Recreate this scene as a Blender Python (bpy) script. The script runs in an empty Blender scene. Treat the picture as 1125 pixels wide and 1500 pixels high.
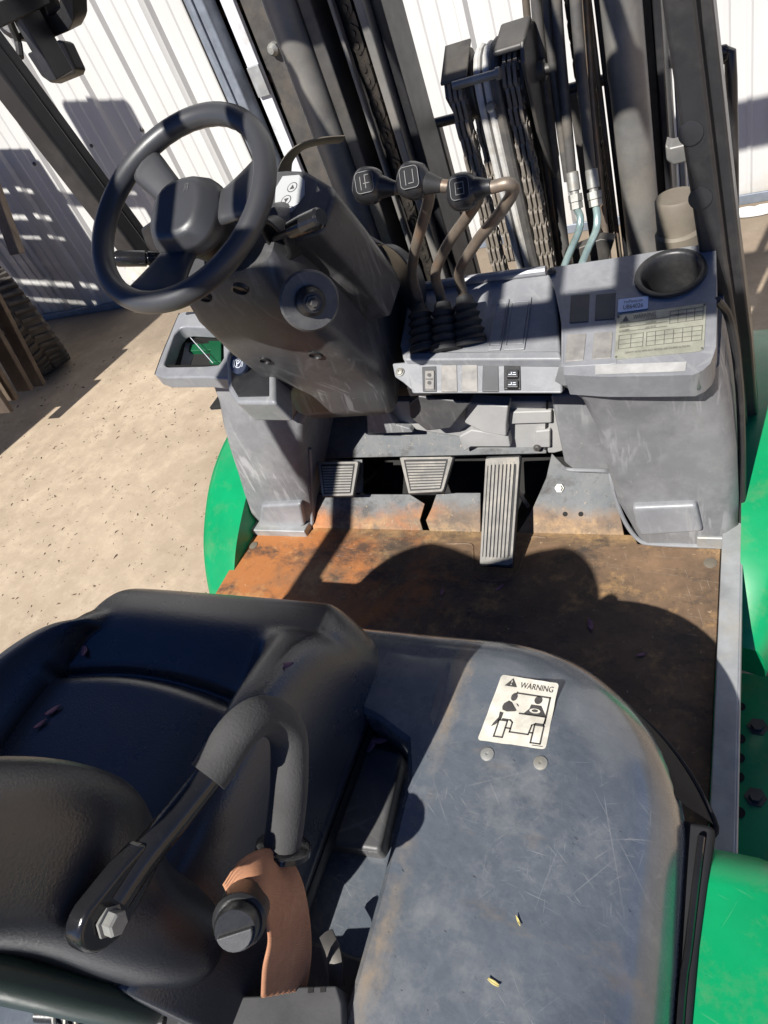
import bpy, bmesh, math, random
from mathutils import Vector, Matrix
random.seed(7)
sc = bpy.context.scene
COL = sc.collection
R = math.radians
# ------------------------------------------------------------------ camera
CAM = Vector((.555, 0, 1.70))
MR = Matrix(((0.8899, -0.0100, 0.4560), (0.3194, 0.7273, -0.6074), (-0.3255, 0.6862, 0.6505)))
cd = bpy.data.cameras.new('camera'); cam = bpy.data.objects.new('camera', cd); COL.objects.link(cam)
cam.matrix_world = Matrix.Translation(CAM) @ MR.to_4x4()
cd.sensor_fit = 'HORIZONTAL'; cd.sensor_width = 36; cd.lens = 33.6; cd.clip_start = .02; cd.clip_end = 500
sc.camera = cam
# ------------------------------------------------------------------ light
SAZ, SEL = 13, 45.5        # light travels forward and a little to the right, sun behind the truck
w = bpy.data.worlds.new('World'); sc.world = w; w.use_nodes = True
nt = w.node_tree; sky = nt.nodes.new('ShaderNodeTexSky'); sky.sky_type = 'NISHITA'; sky.sun_disc = False
sky.sun_elevation = R(SEL); sky.sun_rotation = R(180 + SAZ); sky.air_density = .5; sky.dust_density = 0; sky.ozone_density = 5
bg = nt.nodes['Background']; wb = nt.nodes.new('ShaderNodeMix'); wb.data_type = 'RGBA'; wb.blend_type = 'MULTIPLY'; wb.inputs[0].default_value = 1; wb.inputs[7].default_value = (.55, .86, 1.3, 1)   # camera balanced for sunlight: the open sky reads blue
nt.links.new(sky.outputs[0], wb.inputs[6]); nt.links.new(wb.outputs[2], bg.inputs[0]); bg.inputs[1].default_value = .05
sd = bpy.data.lights.new('sun', 'SUN'); sd.energy = 5.0; sd.angle = R(.53); sd.color = (1, .965, .915)
sun = bpy.data.objects.new('sun', sd); COL.objects.link(sun)
DV = Vector((math.sin(R(SAZ)), math.cos(R(SAZ)), -math.tan(R(SEL)))).normalized()
sun.rotation_euler = DV.to_track_quat('-Z', 'Y').to_euler(); sun.location = (-2, -6, 8)
sc.cycles.diffuse_bounces = 2
sc.view_settings.view_transform = 'Standard'; sc.view_settings.look = 'None'
sc.view_settings.exposure = .68; sc.view_settings.gamma = 1
# ------------------------------------------------------------------ helpers
def ray(u, v): return MR @ Vector((u - 562.5, 750. - v, -1050.)).normalized()
def P(u, v, x=None, y=None, z=None):          # where a sight line meets a plane of the place
    r = ray(u, v)
    t = (x - CAM.x) / r.x if x is not None else (y - CAM.y) / r.y if y is not None else (z - CAM.z) / r.z
    return CAM + r * t
def H(u, v, p0, n):
    r = ray(u, v); p0 = Vector(p0); n = Vector(n)
    return CAM + r * ((p0 - CAM).dot(n) / r.dot(n))
def tag(o, label=None, cat=None, group=None, kind=None):
    if label: o['label'] = label
    if cat: o['category'] = cat
    if group: o['group'] = group
    if kind: o['kind'] = kind
    return o
def empty(name, loc=(0, 0, 0)):
    o = bpy.data.objects.new(name, None); COL.objects.link(o); o.location = loc; o.empty_display_size = .1
    return o
def add(name, me, m, par=None, bev=0, seg=2, sub=0, ang=35):
    if isinstance(me, bmesh.types.BMesh):
        bm = me; bmesh.ops.recalc_face_normals(bm, faces=bm.faces[:])
        me = bpy.data.meshes.new(name); bm.to_mesh(me); bm.free()
    o = bpy.data.objects.new(name, me); COL.objects.link(o)
    if m and not me.materials: me.materials.append(m)
    if par: o.parent = par
    for p in me.polygons: p.use_smooth = True
    if not sub and not bev: me.set_sharp_from_angle(angle=R(ang))
    if bev:
        md = o.modifiers.new('bevel', 'BEVEL'); md.width = bev; md.segments = seg; md.limit_method = 'ANGLE'; md.angle_limit = R(ang)
        md.harden_normals = True
    if sub:
        md = o.modifiers.new('subd', 'SUBSURF'); md.levels = sub; md.render_levels = sub
    return o
def dup(o, par, mw=None, loc=None):
    c = o.copy(); COL.objects.link(c); c.parent = par
    if mw is not None: c.matrix_basis = mw
    if loc is not None: c.location = loc
    return c
def BM(): return bmesh.new()
def box(bm, c, s, m=None):
    vs = []
    for i in (-.5, .5):
        for j in (-.5, .5):
            for k in (-.5, .5):
                v = Vector((i * s[0], j * s[1], k * s[2]))
                if m is not None: v = m @ v
                vs.append(bm.verts.new(v + Vector(c)))
    for f in ((0, 1, 3, 2), (4, 6, 7, 5), (0, 4, 5, 1), (2, 3, 7, 6), (0, 2, 6, 4), (1, 5, 7, 3)):
        bm.faces.new([vs[i] for i in f])
    return bm
def loft(bm, secs, caps=True, closed=True):
    rows = [[bm.verts.new(p) for p in s] for s in secs]
    n = len(rows[0])
    for a, b in zip(rows, rows[1:]):
        for i in range(n if closed else n - 1):
            j = (i + 1) % n
            bm.faces.new((a[i], a[j], b[j], b[i]))
    if caps and closed:
        bm.faces.new(rows[0][::-1]); bm.faces.new(rows[-1])
    return bm
def smooth_path(pts, n=6):
    pts = [Vector(p) for p in pts]
    if len(pts) < 3: return pts
    out = []
    q = [pts[0] * 2 - pts[1]] + pts + [pts[-1] * 2 - pts[-2]]
    for i in range(1, len(q) - 2):
        a, b, c, d = q[i - 1:i + 3]
        for k in range(n):
            t = k / n
            out.append(.5 * ((2 * b) + (c - a) * t + (2 * a - 5 * b + 4 * c - d) * t * t + (3 * b - a - 3 * c + d) * t ** 3))
    out.append(pts[-1]); return out
def tube(bm, pts, r, seg=12, sm=0, caps=True, flat=1.0, ref=None):
    pts = smooth_path(pts, sm) if sm else [Vector(p) for p in pts]
    rs = r if isinstance(r, (list, tuple)) else None
    t0 = (pts[1] - pts[0]).normalized()
    up = Vector(ref) if ref else (Vector((0, 0, 1)) if abs(t0.z) < .9 else Vector((1, 0, 0)))
    nrm = (up - t0 * up.dot(t0)).normalized(); secs = []
    for i, p in enumerate(pts):
        t = (pts[min(i + 1, len(pts) - 1)] - pts[max(i - 1, 0)]).normalized()
        nrm = (nrm - t * nrm.dot(t)).normalized(); bn = t.cross(nrm)
        rr = r if rs is None else rs[0] + (rs[-1] - rs[0]) * i / (len(pts) - 1) if len(rs) == 2 else rs[min(i, len(rs) - 1)]
        secs.append([p + nrm * (math.cos(a) * rr) + bn * (math.sin(a) * rr * flat) for a in [2 * math.pi * k / seg for k in range(seg)]])
    return loft(bm, secs, caps)
def frame(ax):
    ax = Vector(ax).normalized(); u = Vector((1, 0, 0)) if abs(ax.x) < .9 else Vector((0, 1, 0))
    u = (u - ax * u.dot(ax)).normalized(); return u, ax.cross(u), ax
def lathe(bm, o, ax, prof, seg=24, cap=True):
    u, v, a = frame(ax); o = Vector(o)
    return loft(bm, [[o + a * h + (u * math.cos(t) + v * math.sin(t)) * max(r, 1e-4) for t in [2 * math.pi * k / seg for k in range(seg)]] for r, h in prof], cap)
def prism(bm, pts, d):
    pts = [Vector(p) for p in pts]; d = Vector(d)
    return loft(bm, [[p + d for p in pts], pts])
def sheet(bm, pts):
    bm.faces.new([bm.verts.new(p) for p in pts]); return bm
def resample(poly, n, c):
    c = Vector(c); N = Vector((0, 0, 0)); m = len(poly)
    out = []
    L = [0]
    for i in range(m): L.append(L[-1] + (poly[(i + 1) % m] - poly[i]).length)
    for k in range(n):
        t = L[-1] * k / n; i = max(j for j in range(m) if L[j] <= t + 1e-9)
        s = (t - L[i]) / max(L[i + 1] - L[i], 1e-9); out.append(poly[i].lerp(poly[(i + 1) % m], s))
    return out
def ringprism(bm, outer, inner, d, n=48):
    outer = [Vector(p) for p in outer]; inner = [Vector(p) for p in inner]
    def av(q_): return sum(((q_[k] - q_[0]).cross(q_[(k + 1) % len(q_)] - q_[0]) for k in range(len(q_))), Vector((0, 0, 0)))
    if av(outer).dot(av(inner)) < 0: inner = inner[::-1]
    o = resample(outer, n, (0, 0, 0)); i = resample(inner, n, (0, 0, 0)); d = Vector(d)
    k0 = min(range(n), key=lambda k: (i[k] - o[0]).length); i = i[k0:] + i[:k0]
    A = [bm.verts.new(p) for p in o]; B = [bm.verts.new(p) for p in i]
    C = [bm.verts.new(p + d) for p in o]; D = [bm.verts.new(p + d) for p in i]
    for a in range(n):
        b = (a + 1) % n
        bm.faces.new((A[a], A[b], B[b], B[a])); bm.faces.new((B[a], B[b], D[b], D[a]))
        bm.faces.new((A[b], A[a], C[a], C[b])); bm.faces.new((C[a], C[b], D[b], D[a]))
    return bm
def rrect(cx, cy, w_, h_, r, k=5):
    out = []
    for sx, sy, a0 in ((1, 1, 0), (-1, 1, 90), (-1, -1, 180), (1, -1, 270)):
        for i in range(k + 1):
            a = R(a0 + 90 * i / k); out.append((cx + sx * (w_ / 2 - r) + r * math.cos(a), cy + sy * (h_ / 2 - r) + r * math.sin(a)))
    return out
class Quad:       # a small flat print area: (0..1, 0..1) from lower left, laid on a real surface
    def __init__(s, bl, br, tr, tl): s.c = [Vector(p) for p in (bl, br, tr, tl)]; s.n = (s.c[1] - s.c[0]).cross(s.c[3] - s.c[0]).normalized()
    def p(s, u, v, h=0):
        a, b, c, d = s.c; return (a * (1 - u) + b * u) * (1 - v) + (d * (1 - u) + c * u) * v + s.n * h
    def poly(s, bm, pts, h): bm.faces.new([bm.verts.new(s.p(u, v, h)) for u, v in pts])
    def rect(s, bm, u0, v0, u1, v1, h): s.poly(bm, [(u0, v0), (u1, v0), (u1, v1), (u0, v1)], h)
    def line(s, bm, pts, wd, h, closed=False):
        asp = (s.c[1] - s.c[0]).length / (s.c[3] - s.c[0]).length
        pts = list(pts) + ([pts[0]] if closed else [])
        for (a, b), (c, d) in zip(pts, pts[1:]):
            dx, dy = (c - a) * asp, d - b; l = math.hypot(dx, dy) or 1; ox, oy = -dy / l * wd / 2 / asp, dx / l * wd / 2
            ex, ey = dx / l * wd / 2 / asp, dy / l * wd / 2
            s.poly(bm, [(a + ox - ex, b + oy - ey), (a - ox - ex, b - oy - ey), (c - ox + ex, d - oy + ey), (c + ox + ex, d + oy + ey)], h)
    def disc(s, bm, u, v, ru, rv, h, k=20): s.poly(bm, [(u + ru * math.cos(2 * math.pi * i / k), v + rv * math.sin(2 * math.pi * i / k)) for i in range(k)], h)
    def text(s, bm, txt, u0, v0, u1, v1, h):
        cu = bpy.data.curves.new('t', 'FONT'); cu.body = txt; cu.resolution_u = 3; ob = bpy.data.objects.new('t', cu); COL.objects.link(ob)
        bpy.context.view_layer.update(); me = bpy.data.meshes.new_from_object(ob.evaluated_get(bpy.context.evaluated_depsgraph_get()))
        xs = [v.co.x for v in me.vertices]; ys = [v.co.y for v in me.vertices]
        x0, x1, y0, y1 = min(xs), max(xs), min(ys), max(ys)
        vs = [bm.verts.new(s.p(u0 + (v.co.x - x0) / (x1 - x0) * (u1 - u0), v0 + (v.co.y - y0) / (y1 - y0) * (v1 - v0), h)) for v in me.vertices]
        for f in me.polygons:
            try: bm.faces.new([vs[i] for i in f.vertices])
            except ValueError: pass
        bpy.data.objects.remove(ob); bpy.data.curves.remove(cu); bpy.data.meshes.remove(me)
# ------------------------------------------------------------------ materials
class MB:
    def __init__(s, name, rough=.5, metal=0, spec=.5):
        s.m = bpy.data.materials.new(name); s.m.use_nodes = True; s.t = s.m.node_tree; s.b = s.t.nodes['Principled BSDF']
        s.b.inputs['Roughness'].default_value = rough; s.b.inputs['Metallic'].default_value = metal; s.b.inputs['Specular IOR Level'].default_value = spec
        s.tc = s.t.nodes.new('ShaderNodeTexCoord').outputs['Object']
    def node(s, k, **kw):
        n = s.t.nodes.new(k)
        for a, b in kw.items(): setattr(n, a, b)
        return n
    def link(s, a, b): s.t.links.new(a, b)
    def noise(s, scale, detail=5, rough=.6, stretch=None, rot=(0, 0, 0), dist=0, off=0):
        n = s.node('ShaderNodeTexNoise'); n.inputs['Scale'].default_value = scale; n.inputs['Detail'].default_value = detail; n.inputs['Roughness'].default_value = rough
        n.inputs['Distortion'].default_value = dist
        mp = s.node('ShaderNodeMapping'); mp.inputs['Rotation'].default_value = rot; mp.inputs['Location'].default_value = (off, off * .7, off * .3)
        m2 = s.node('ShaderNodeMapping'); m2.inputs['Scale'].default_value = stretch or (1, 1, 1)
        s.link(s.tc, mp.inputs[0]); s.link(mp.outputs[0], m2.inputs[0]); s.link(m2.outputs[0], n.inputs['Vector']); return n.outputs['Fac']
    def ramp(s, fac, a, b, c0=(0, 0, 0), c1=(1, 1, 1)):
        n = s.node('ShaderNodeValToRGB'); e = n.color_ramp.elements; e[0].position = a; e[1].position = b; e[0].color = (*c0, 1); e[1].color = (*c1, 1)
        s.link(fac, n.inputs[0]); return n.outputs[0]
    def mix(s, fac, a, b, mode='MIX'):
        n = s.node('ShaderNodeMix', data_type='RGBA', blend_type=mode)
        for v, i in ((fac, 0), (a, 6), (b, 7)):
            if isinstance(v, (int, float)): n.inputs[i].default_value = v
            elif isinstance(v, tuple): n.inputs[i].default_value = (*v, 1)
            else: s.link(v, n.inputs[i])
        return n.outputs[2]
    def math(s, op, a, b=0.):
        n = s.node('ShaderNodeMath', operation=op)
        for v, i in ((a, 0), (b, 1)):
            if isinstance(v, (int, float)): n.inputs[i].default_value = v
            else: s.link(v, n.inputs[i])
        return n.outputs[0]
    def sep(s):
        n = s.node('ShaderNodeSeparateXYZ'); s.link(s.tc, n.inputs[0]); return n.outputs
    def col(s, c):
        if isinstance(c, tuple): s.b.inputs['Base Color'].default_value = (*c, 1)
        else: s.link(c, s.b.inputs['Base Color'])
        return s
    def rgh(s, fac, lo, hi):
        n = s.node('ShaderNodeMapRange'); n.inputs[3].default_value = lo; n.inputs[4].default_value = hi; s.link(fac, n.inputs[0]); s.link(n.outputs[0], s.b.inputs['Roughness']); return s
    def bump(s, fac, st=.2, d=.002):
        n = s.node('ShaderNodeBump'); n.inputs['Strength'].default_value = st; n.inputs['Distance'].default_value = d; s.link(fac, n.inputs['Height']); s.link(n.outputs[0], s.b.inputs['Normal']); return s
def scr(b, amt_lo=.66, amt_hi=.72, sc_=9, angs=(.3, 1.2, 2.1), thin=26):
    f = None
    for i, a in enumerate(angs):
        q = b.ramp(b.noise(sc_, 3, .55, (1, thin, 1), (0, 0, a), .15, i * 3.7), amt_lo, amt_hi)
        f = q if f is None else b.mix(1., f, q, 'LIGHTEN')
    gate = b.ramp(b.noise(5, 3, .6, off=9), .42, .62)
    return b.mix(1., f, gate, 'MULTIPLY')
def simple(name, c, rough=.5, metal=0, var=.25, scale=14, bumpst=.12, bscale=350, dust=None, dusta=(.5, .75), spec=.5):
    b = MB(name, rough, metal, spec)
    n = b.noise(scale, 6); k = b.ramp(n, .3, .7, tuple(v * (1 - var) for v in c), tuple(min(v * (1 + var), 1) for v in c))
    if dust: k = b.mix(b.math('MULTIPLY', b.ramp(b.noise(scale * .6, 8, .7, off=5), *dusta), .75), k, dust)
    b.col(k).rgh(b.noise(scale * 2, 4, off=2), max(rough - .12, .03), min(rough + .15, 1)); b.bump(b.noise(bscale, 2), bumpst, .001)
    return b.m
M = {}
def plastic(name, c, rough, dustc, da, scuff=(.32, .32, .31)):
    b = MB(name, rough)
    k = b.ramp(b.noise(7, 6, .65), .3, .72, tuple(v * .8 for v in c), tuple(v * 1.2 for v in c))
    k = b.mix(b.math('MULTIPLY', b.ramp(b.noise(11, 9, .75, off=4), *da), .6), k, dustc)
    s_ = scr(b, .6, .68, 10, (.3, .9, 1.7, 2.5), 9); k = b.mix(b.math('MULTIPLY', s_, .5), k, scuff)
    s3 = b.ramp(b.noise(38, 7, .75, (1, 1, 1), dist=1.2, off=31), .6, .68); k = b.mix(b.math('MULTIPLY', b.mix(1., s3, b.ramp(b.noise(6, 4, .6, off=33), .5, .62), 'MULTIPLY'), .55), k, scuff)
    sp = b.ramp(b.noise(260, 2, .5, off=3), .73, .78); k = b.mix(b.math('MULTIPLY', sp, .35), k, (.4, .38, .34))
    b.col(k).rgh(b.noise(9, 6, .7, off=1), rough - .1, rough + .16).bump(b.noise(700, 2), .16, .0008); return b.m
M['dash'] = plastic('dash_plastic', (.205, .21, .22), .34, (.33, .332, .338), (.48, .72))
M['cowl'] = plastic('column_plastic', (.06, .06, .062), .4, (.13, .126, .116), (.48, .78), (.2, .2, .2))
M['leg'] = plastic('lower_plastic', (.16, .163, .168), .45, (.28, .28, .28), (.45, .7), (.42, .42, .42))
M['low'] = plastic('kick_plastic', (.3, .3, .296), .55, (.38, .365, .34), (.45, .7))
M['black'] = simple('black_plastic', (.018, .018, .019), .38, dust=(.06, .057, .052))
M['rubber'] = simple('black_rubber', (.02, .02, .021), .7, dust=(.07, .065, .058))
M['wheel'] = simple('wheel_urethane', (.042, .043, .046), .38, var=.1, scale=6, bumpst=.08, bscale=500)
M['blackpaint'] = simple('black_paint', (.019, .019, .021), .35, dust=(.065, .062, .056), dusta=(.5, .8))
M['steel'] = simple('mast_steel', (.075, .072, .068), .5, .35, dust=(.16, .135, .105), dusta=(.45, .75))
M['greysteel'] = simple('cylinder_paint', (.16, .158, .15), .42, .2, dust=(.26, .23, .19), dusta=(.4, .75))
M['rodrust'] = simple('worn_lever_steel', (.2, .165, .13), .45, .45, dust=(.28, .16, .09), dusta=(.5, .7), scale=30)
M['chain'] = simple('greasy_chain', (.045, .04, .035), .42, .5, dust=(.14, .11, .08))
M['chaindry'] = simple('dusty_chain', (.2, .175, .145), .6, .2, dust=(.3, .25, .19))
M['zinc'] = simple('zinc_steel', (.27, .27, .25), .5, .4, dust=(.26, .21, .13), scale=40)
M['teal'] = simple('passivated_pipe', (.34, .45, .43), .3, .55, scale=25)
M['hose'] = simple('hydraulic_hose', (.075, .072, .068), .55, dust=(.2, .17, .13), scale=22)
M['hosewhite'] = simple('striped_hose_sleeve', (.5, .49, .46), .45, dust=(.3, .26, .2), scale=30)
M['tan'] = simple('dusty_primer', (.15, .13, .1), .65, dust=(.22, .185, .135), scale=10)
M['foam'] = simple('foam_grip', (.05, .049, .048), .85, bumpst=.5, bscale=420)
M['gloss'] = simple('gloss_tube', (.014, .014, .015), .16, dust=(.05, .05, .05), dusta=(.6, .85))
M['lbl'] = simple('label_vinyl', (.58, .55, .47), .4, dust=(.5, .43, .32), dusta=(.58, .74), scale=45)
M['ink'] = simple('label_ink', (.055, .052, .05), .5, var=.3, scale=120)
M['plate'] = simple('data_plate', (.34, .34, .27), .32, .35, dust=(.45, .42, .34), scale=40)
M['plateink'] = simple('plate_ink', (.1, .1, .085), .5)
M['stick'] = simple('white_sticker', (.72, .76, .84), .4, var=.05)
M['btn'] = simple('button_pad', (.4, .41, .41), .45, var=.08)
M['blank'] = simple('switch_blank', (.21, .2, .185), .55, dust=(.3, .28, .25), scale=50)
M['blankdark'] = simple('switch_blank_dark', (.06, .062, .066), .5)
M['white'] = simple('white_print', (.6, .64, .7), .5, var=.05)
M['lgrey'] = simple('light_print', (.19, .19, .185), .9, var=.1)
M['fade'] = simple('faded_label', (.36, .355, .34), .5, dust=(.28, .28, .28), scale=30)
M['matte'] = simple('matte_black', (.018, .018, .02), .8, spec=.25)
M['flare'] = simple('flare_plastic', (.014, .0145, .016), .6)
M['emb'] = simple('worn_emblem', (.12, .12, .12), .6)
M['dgreen'] = simple('dark_green_paint', (.002, .075, .028), .5)
M['ridge'] = simple('pedal_rubber', (.2, .19, .172), .65, dust=(.38, .34, .28), scale=30)
M['belt0'] = simple('buckle_plastic', (.02, .02, .02), .28)
M['pale'] = simple('pale_galvanised', (.34, .35, .35), .42, .35, dust=(.42, .38, .3), scale=16)
M['petal'] = simple('dry_petal', (.24, .12, .16), .7, scale=80)
M['leaf'] = simple('yellow_leaf', (.5, .42, .16), .7, scale=80)
def green():
    b = MB('green_paint', .3); k = b.ramp(b.noise(6, 6), .3, .7, (.002, .2, .07), (.003, .28, .1))
    k = b.mix(b.math('MULTIPLY', b.ramp(b.noise(9, 9, .75, off=3), .52, .74), .5), k, (.16, .2, .1))
    k = b.mix(b.math('MULTIPLY', scr(b, .7, .74, 16, (.3, 1.1, 2.0), 20), .12), k, (.3, .4, .32))
    k = b.mix(b.math('MULTIPLY', b.ramp(b.noise(160, 3, off=7), .7, .76), .5), k, (.02, .1, .05))
    b.col(k).rgh(b.noise(20, 5), .2, .45).bump(b.noise(500, 2), .05, .0006); return b.m
M['green'] = green()
def vinyl():
    b = MB('seat_vinyl', .4, 0, .85); b.col(b.ramp(b.noise(5, 5), .3, .7, (.019, .021, .027), (.028, .031, .038)))
    v = b.node('ShaderNodeTexVoronoi'); v.inputs['Scale'].default_value = 420; b.link(b.tc, v.inputs['Vector'])
    h = b.mix(.5, b.noise(900, 3, .6), v.outputs['Distance']); wr = b.noise(16, 5, .6, (1, 2, 1), off=3); h2 = b.mix(.06, h, wr); b.rgh(b.noise(14, 7, .7, off=4), .2, .38).bump(h2, .36, .0009); return b.m
M['vinyl'] = vinyl()
def hoodm():
    b = MB('hood_paint', .36); b.b.inputs['Coat Weight'].default_value = .8; b.b.inputs['Coat Roughness'].default_value = .16
    k = b.ramp(b.noise(4, 7, .65), .3, .7, (.062, .074, .09), (.108, .125, .144))
    k = b.mix(b.math('MULTIPLY', b.ramp(b.noise(14, 9, .75, off=6), .5, .72), .5), k, (.27, .268, .26))
    k = b.mix(b.math('MULTIPLY', b.ramp(b.noise(7, 8, .7, (1, 2.5, 1), off=8), .6, .72), .45), k, (.2, .15, .095))
    s_ = scr(b, .70, .73, 7, (.2, .55, .95, 1.3, 1.75, 2.2, 2.7), 45); k = b.mix(b.math('MULTIPLY', s_, .45), k, (.34, .34, .33))
    fine = b.ramp(b.noise(55, 9, .8, (1, 2.2, 1), (0, 0, .4), off=14), .38, .68); k = b.mix(b.math('MULTIPLY', fine, .32), k, (.17, .18, .195))
    fine2 = b.ramp(b.noise(30, 9, .8, off=17), .5, .7); k = b.mix(b.math('MULTIPLY', fine2, .25), k, (.035, .042, .055))
    hx, hy, hz_ = b.sep()
    we = b.math('ADD', b.math('MULTIPLY', b.math('ABSOLUTE', b.math('SUBTRACT', hx, .262)), -16), b.noise(22, 9, .8, (1, .6, 1), off=61)); k = b.mix(b.math('MULTIPLY', b.mix(1., b.ramp(we, .26, .52), b.ramp(b.noise(8, 6, .7, off=64), .42, .62), 'MULTIPLY'), .8), k, (.27, .21, .145))
    wf = b.math('ADD', b.math('MULTIPLY', b.math('ABSOLUTE', b.math('SUBTRACT', hy, .44)), -22), b.noise(12, 9, .75, (.4, 1, 1), off=66)); k = b.mix(b.math('MULTIPLY', b.ramp(wf, .3, .55), .5), k, (.34, .33, .31))
    rub = b.ramp(b.noise(11, 9, .8, (.5, 3.5, 1), (0, 0, .12), off=71), .6, .7); k = b.mix(b.math('MULTIPLY', b.mix(1., rub, b.ramp(b.noise(4.5, 4, off=73), .5, .6), 'MULTIPLY'), .7), k, (.33, .3, .26))
    s2 = scr(b, .69, .72, 26, (.1, .7, 1.5, 2.3, 2.9), 30); k = b.mix(b.math('MULTIPLY', s2, .5), k, (.36, .36, .35))
    sp = b.ramp(b.noise(90, 3, .6, (1, 3, 1), (0, 0, .5), off=3), .7, .74); k = b.mix(b.math('MULTIPLY', sp, .8), k, (.02, .02, .02))
    b.col(k).rgh(b.noise(16, 8, .75, off=1), .14, .4).bump(b.mix(.5, b.noise(40, 4), s_), .06, .001); return b.m
M['hood'] = hoodm()
def rust():
    b = MB('rusted_floor', .7); x, y, z = b.sep()
    n = b.noise(6, 9, .72, dist=.4)
    k = b.ramp(b.noise(9, 8, .7, off=2), .3, .7, (.055, .04, .028), (.21, .13, .074))
    lf = b.math('ADD', b.math('MULTIPLY', x, -.55), n)          # orange rust grows to the driver's left
    k = b.mix(b.math('MULTIPLY', b.ramp(lf, .5, .7), .92), k, (.37, .135, .036))
    k = b.mix(b.math('MULTIPLY', b.ramp(b.noise(13, 9, .75, off=12), .54, .68), .75), k, (.4, .24, .1))
    edge = b.math('ADD', b.math('MULTIPLY', b.math('ABSOLUTE', b.math('SUBTRACT', y, .925)), -9), b.noise(11, 8, .7, (1, 3, 1), off=20))
    k = b.mix(b.math('MULTIPLY', b.mix(1., b.ramp(edge, .3, .6), b.ramp(b.noise(26, 8, .75, off=52), .35, .6), 'MULTIPLY'), .8), k, (.42, .27, .12))
    up = b.math('ADD', b.math('MULTIPLY', b.math('SUBTRACT', z, .675), 14), b.noise(10, 8, .7, off=15))
    k = b.mix(b.ramp(up, .45, .75), k, b.ramp(b.noise(12, 8, .7, off=30), .35, .7, (.085, .095, .105), (.15, .15, .145)))
    k = b.mix(b.math('MULTIPLY', b.ramp(b.noise(9, 9, .75, (1, 1.6, 1), off=25), .52, .64), .8), k, (.035, .031, .028))
    k = b.mix(b.math('MULTIPLY', b.ramp(b.noise(70, 6, .7, off=41), .58, .7), .5), k, (.03, .024, .02))
    k = b.mix(b.math('MULTIPLY', b.ramp(b.noise(90, 5, .7, off=45), .63, .7), .6), k, (.45, .33, .2))
    s_ = scr(b, .66, .7, 16, (.1, 1.3), 30); k = b.mix(b.math('MULTIPLY', s_, .3), k, (.45, .4, .33))
    b.col(k).rgh(n, .5, .85).bump(b.noise(60, 8, .7), .35, .002); return b.m
M['rust'] = rust()
def wallm():
    b = MB('white_sheet_metal', .42); k = b.ramp(b.noise(1.4, 6, .6), .3, .7, (.50, .495, .475), (.57, .565, .545))
    k = b.mix(b.math('MULTIPLY', b.ramp(b.noise(5, 8, .7, (6, 6, .5), off=3), .55, .8), .35), k, (.5, .46, .39))
    x, y, z = b.sep(); low = b.math('ADD', b.math('MULTIPLY', z, -1.6), b.noise(4, 8, .7, off=9))
    k = b.mix(b.math('MULTIPLY', b.ramp(low, .25, .6), .7), k, (.42, .37, .3))
    b.col(k).rgh(b.noise(6, 5), .35, .55).bump(b.noise(2.2, 3), .15, .01); return b.m
M['wall'] = wallm()
def groundm():
    b = MB('dirt_concrete', .9); k = b.ramp(b.noise(1.3, 10, .68), .28, .72, (.30, .235, .165), (.42, .335, .24))
    k = b.mix(b.ramp(b.noise(9, 10, .75, off=3), .45, .7), k, (.47, .38, .275))
    k = b.mix(b.math('MULTIPLY', b.ramp(b.noise(.9, 10, .75, off=21), .46, .62), .6), k, (.27, .21, .145))
    k = b.mix(b.math('MULTIPLY', b.ramp(b.noise(5, 10, .8, (1, 3, 1), (0, 0, .3), off=24), .55, .7), .45), k, (.22, .17, .12))
    k = b.mix(b.math('MULTIPLY', b.ramp(b.noise(45, 6, .7, off=6), .6, .72), .6), k, (.2, .155, .11))
    k = b.mix(b.math('MULTIPLY', b.ramp(b.noise(170, 3, .6, off=9), .64, .72), .6), k, (.16, .125, .09))
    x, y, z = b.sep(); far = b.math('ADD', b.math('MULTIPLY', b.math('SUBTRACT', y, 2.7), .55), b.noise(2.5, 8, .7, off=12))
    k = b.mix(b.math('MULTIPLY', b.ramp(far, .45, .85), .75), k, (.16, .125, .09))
    b.col(k).bump(b.mix(.6, b.noise(40, 9, .75), b.noise(220, 4, .7)), .4, .006); return b.m
M['ground'] = groundm()
def wood():
    b = MB('weathered_wood', .8); k = b.ramp(b.noise(6, 8, .7, (8, 8, .7)), .3, .7, (.1, .075, .055), (.25, .2, .15)); b.col(k).bump(b.noise(12, 6, .6, (10, 10, .6)), .4, .004); return b.m
M['wood'] = wood()
M['brown'] = simple('dark_brown_timber', (.09, .05, .03), .8)
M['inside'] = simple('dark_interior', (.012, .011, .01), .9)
M['dooredge'] = simple('door_edge_paint', (.55, .57, .6), .5, dust=(.4, .36, .3))
M['trim'] = simple('blue_grey_trim', (.2, .225, .26), .4, .2)
M['dirtysteel'] = simple('dirty_brown_steel', (.075, .055, .04), .7, .1, dust=(.22, .16, .1), scale=8)
M['tyre'] = simple('dusty_tyre', (.045, .04, .035), .85, dust=(.15, .125, .095), dusta=(.4, .7), scale=9)
def beltm():
    b = MB('orange_webbing', .75); wv = b.node('ShaderNodeTexWave'); wv.inputs['Scale'].default_value = 700; wv.inputs['Distortion'].default_value = .6; b.link(b.tc, wv.inputs['Vector'])
    k = b.ramp(b.noise(40, 8, .75), .3, .7, (.30, .135, .07), (.46, .23, .125)); k = b.mix(b.math('MULTIPLY', wv.outputs['Fac'], .35), k, (.3, .11, .05))
    b.col(k).bump(wv.outputs['Fac'], .3, .0008); return b.m
M['belt'] = beltm()
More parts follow.
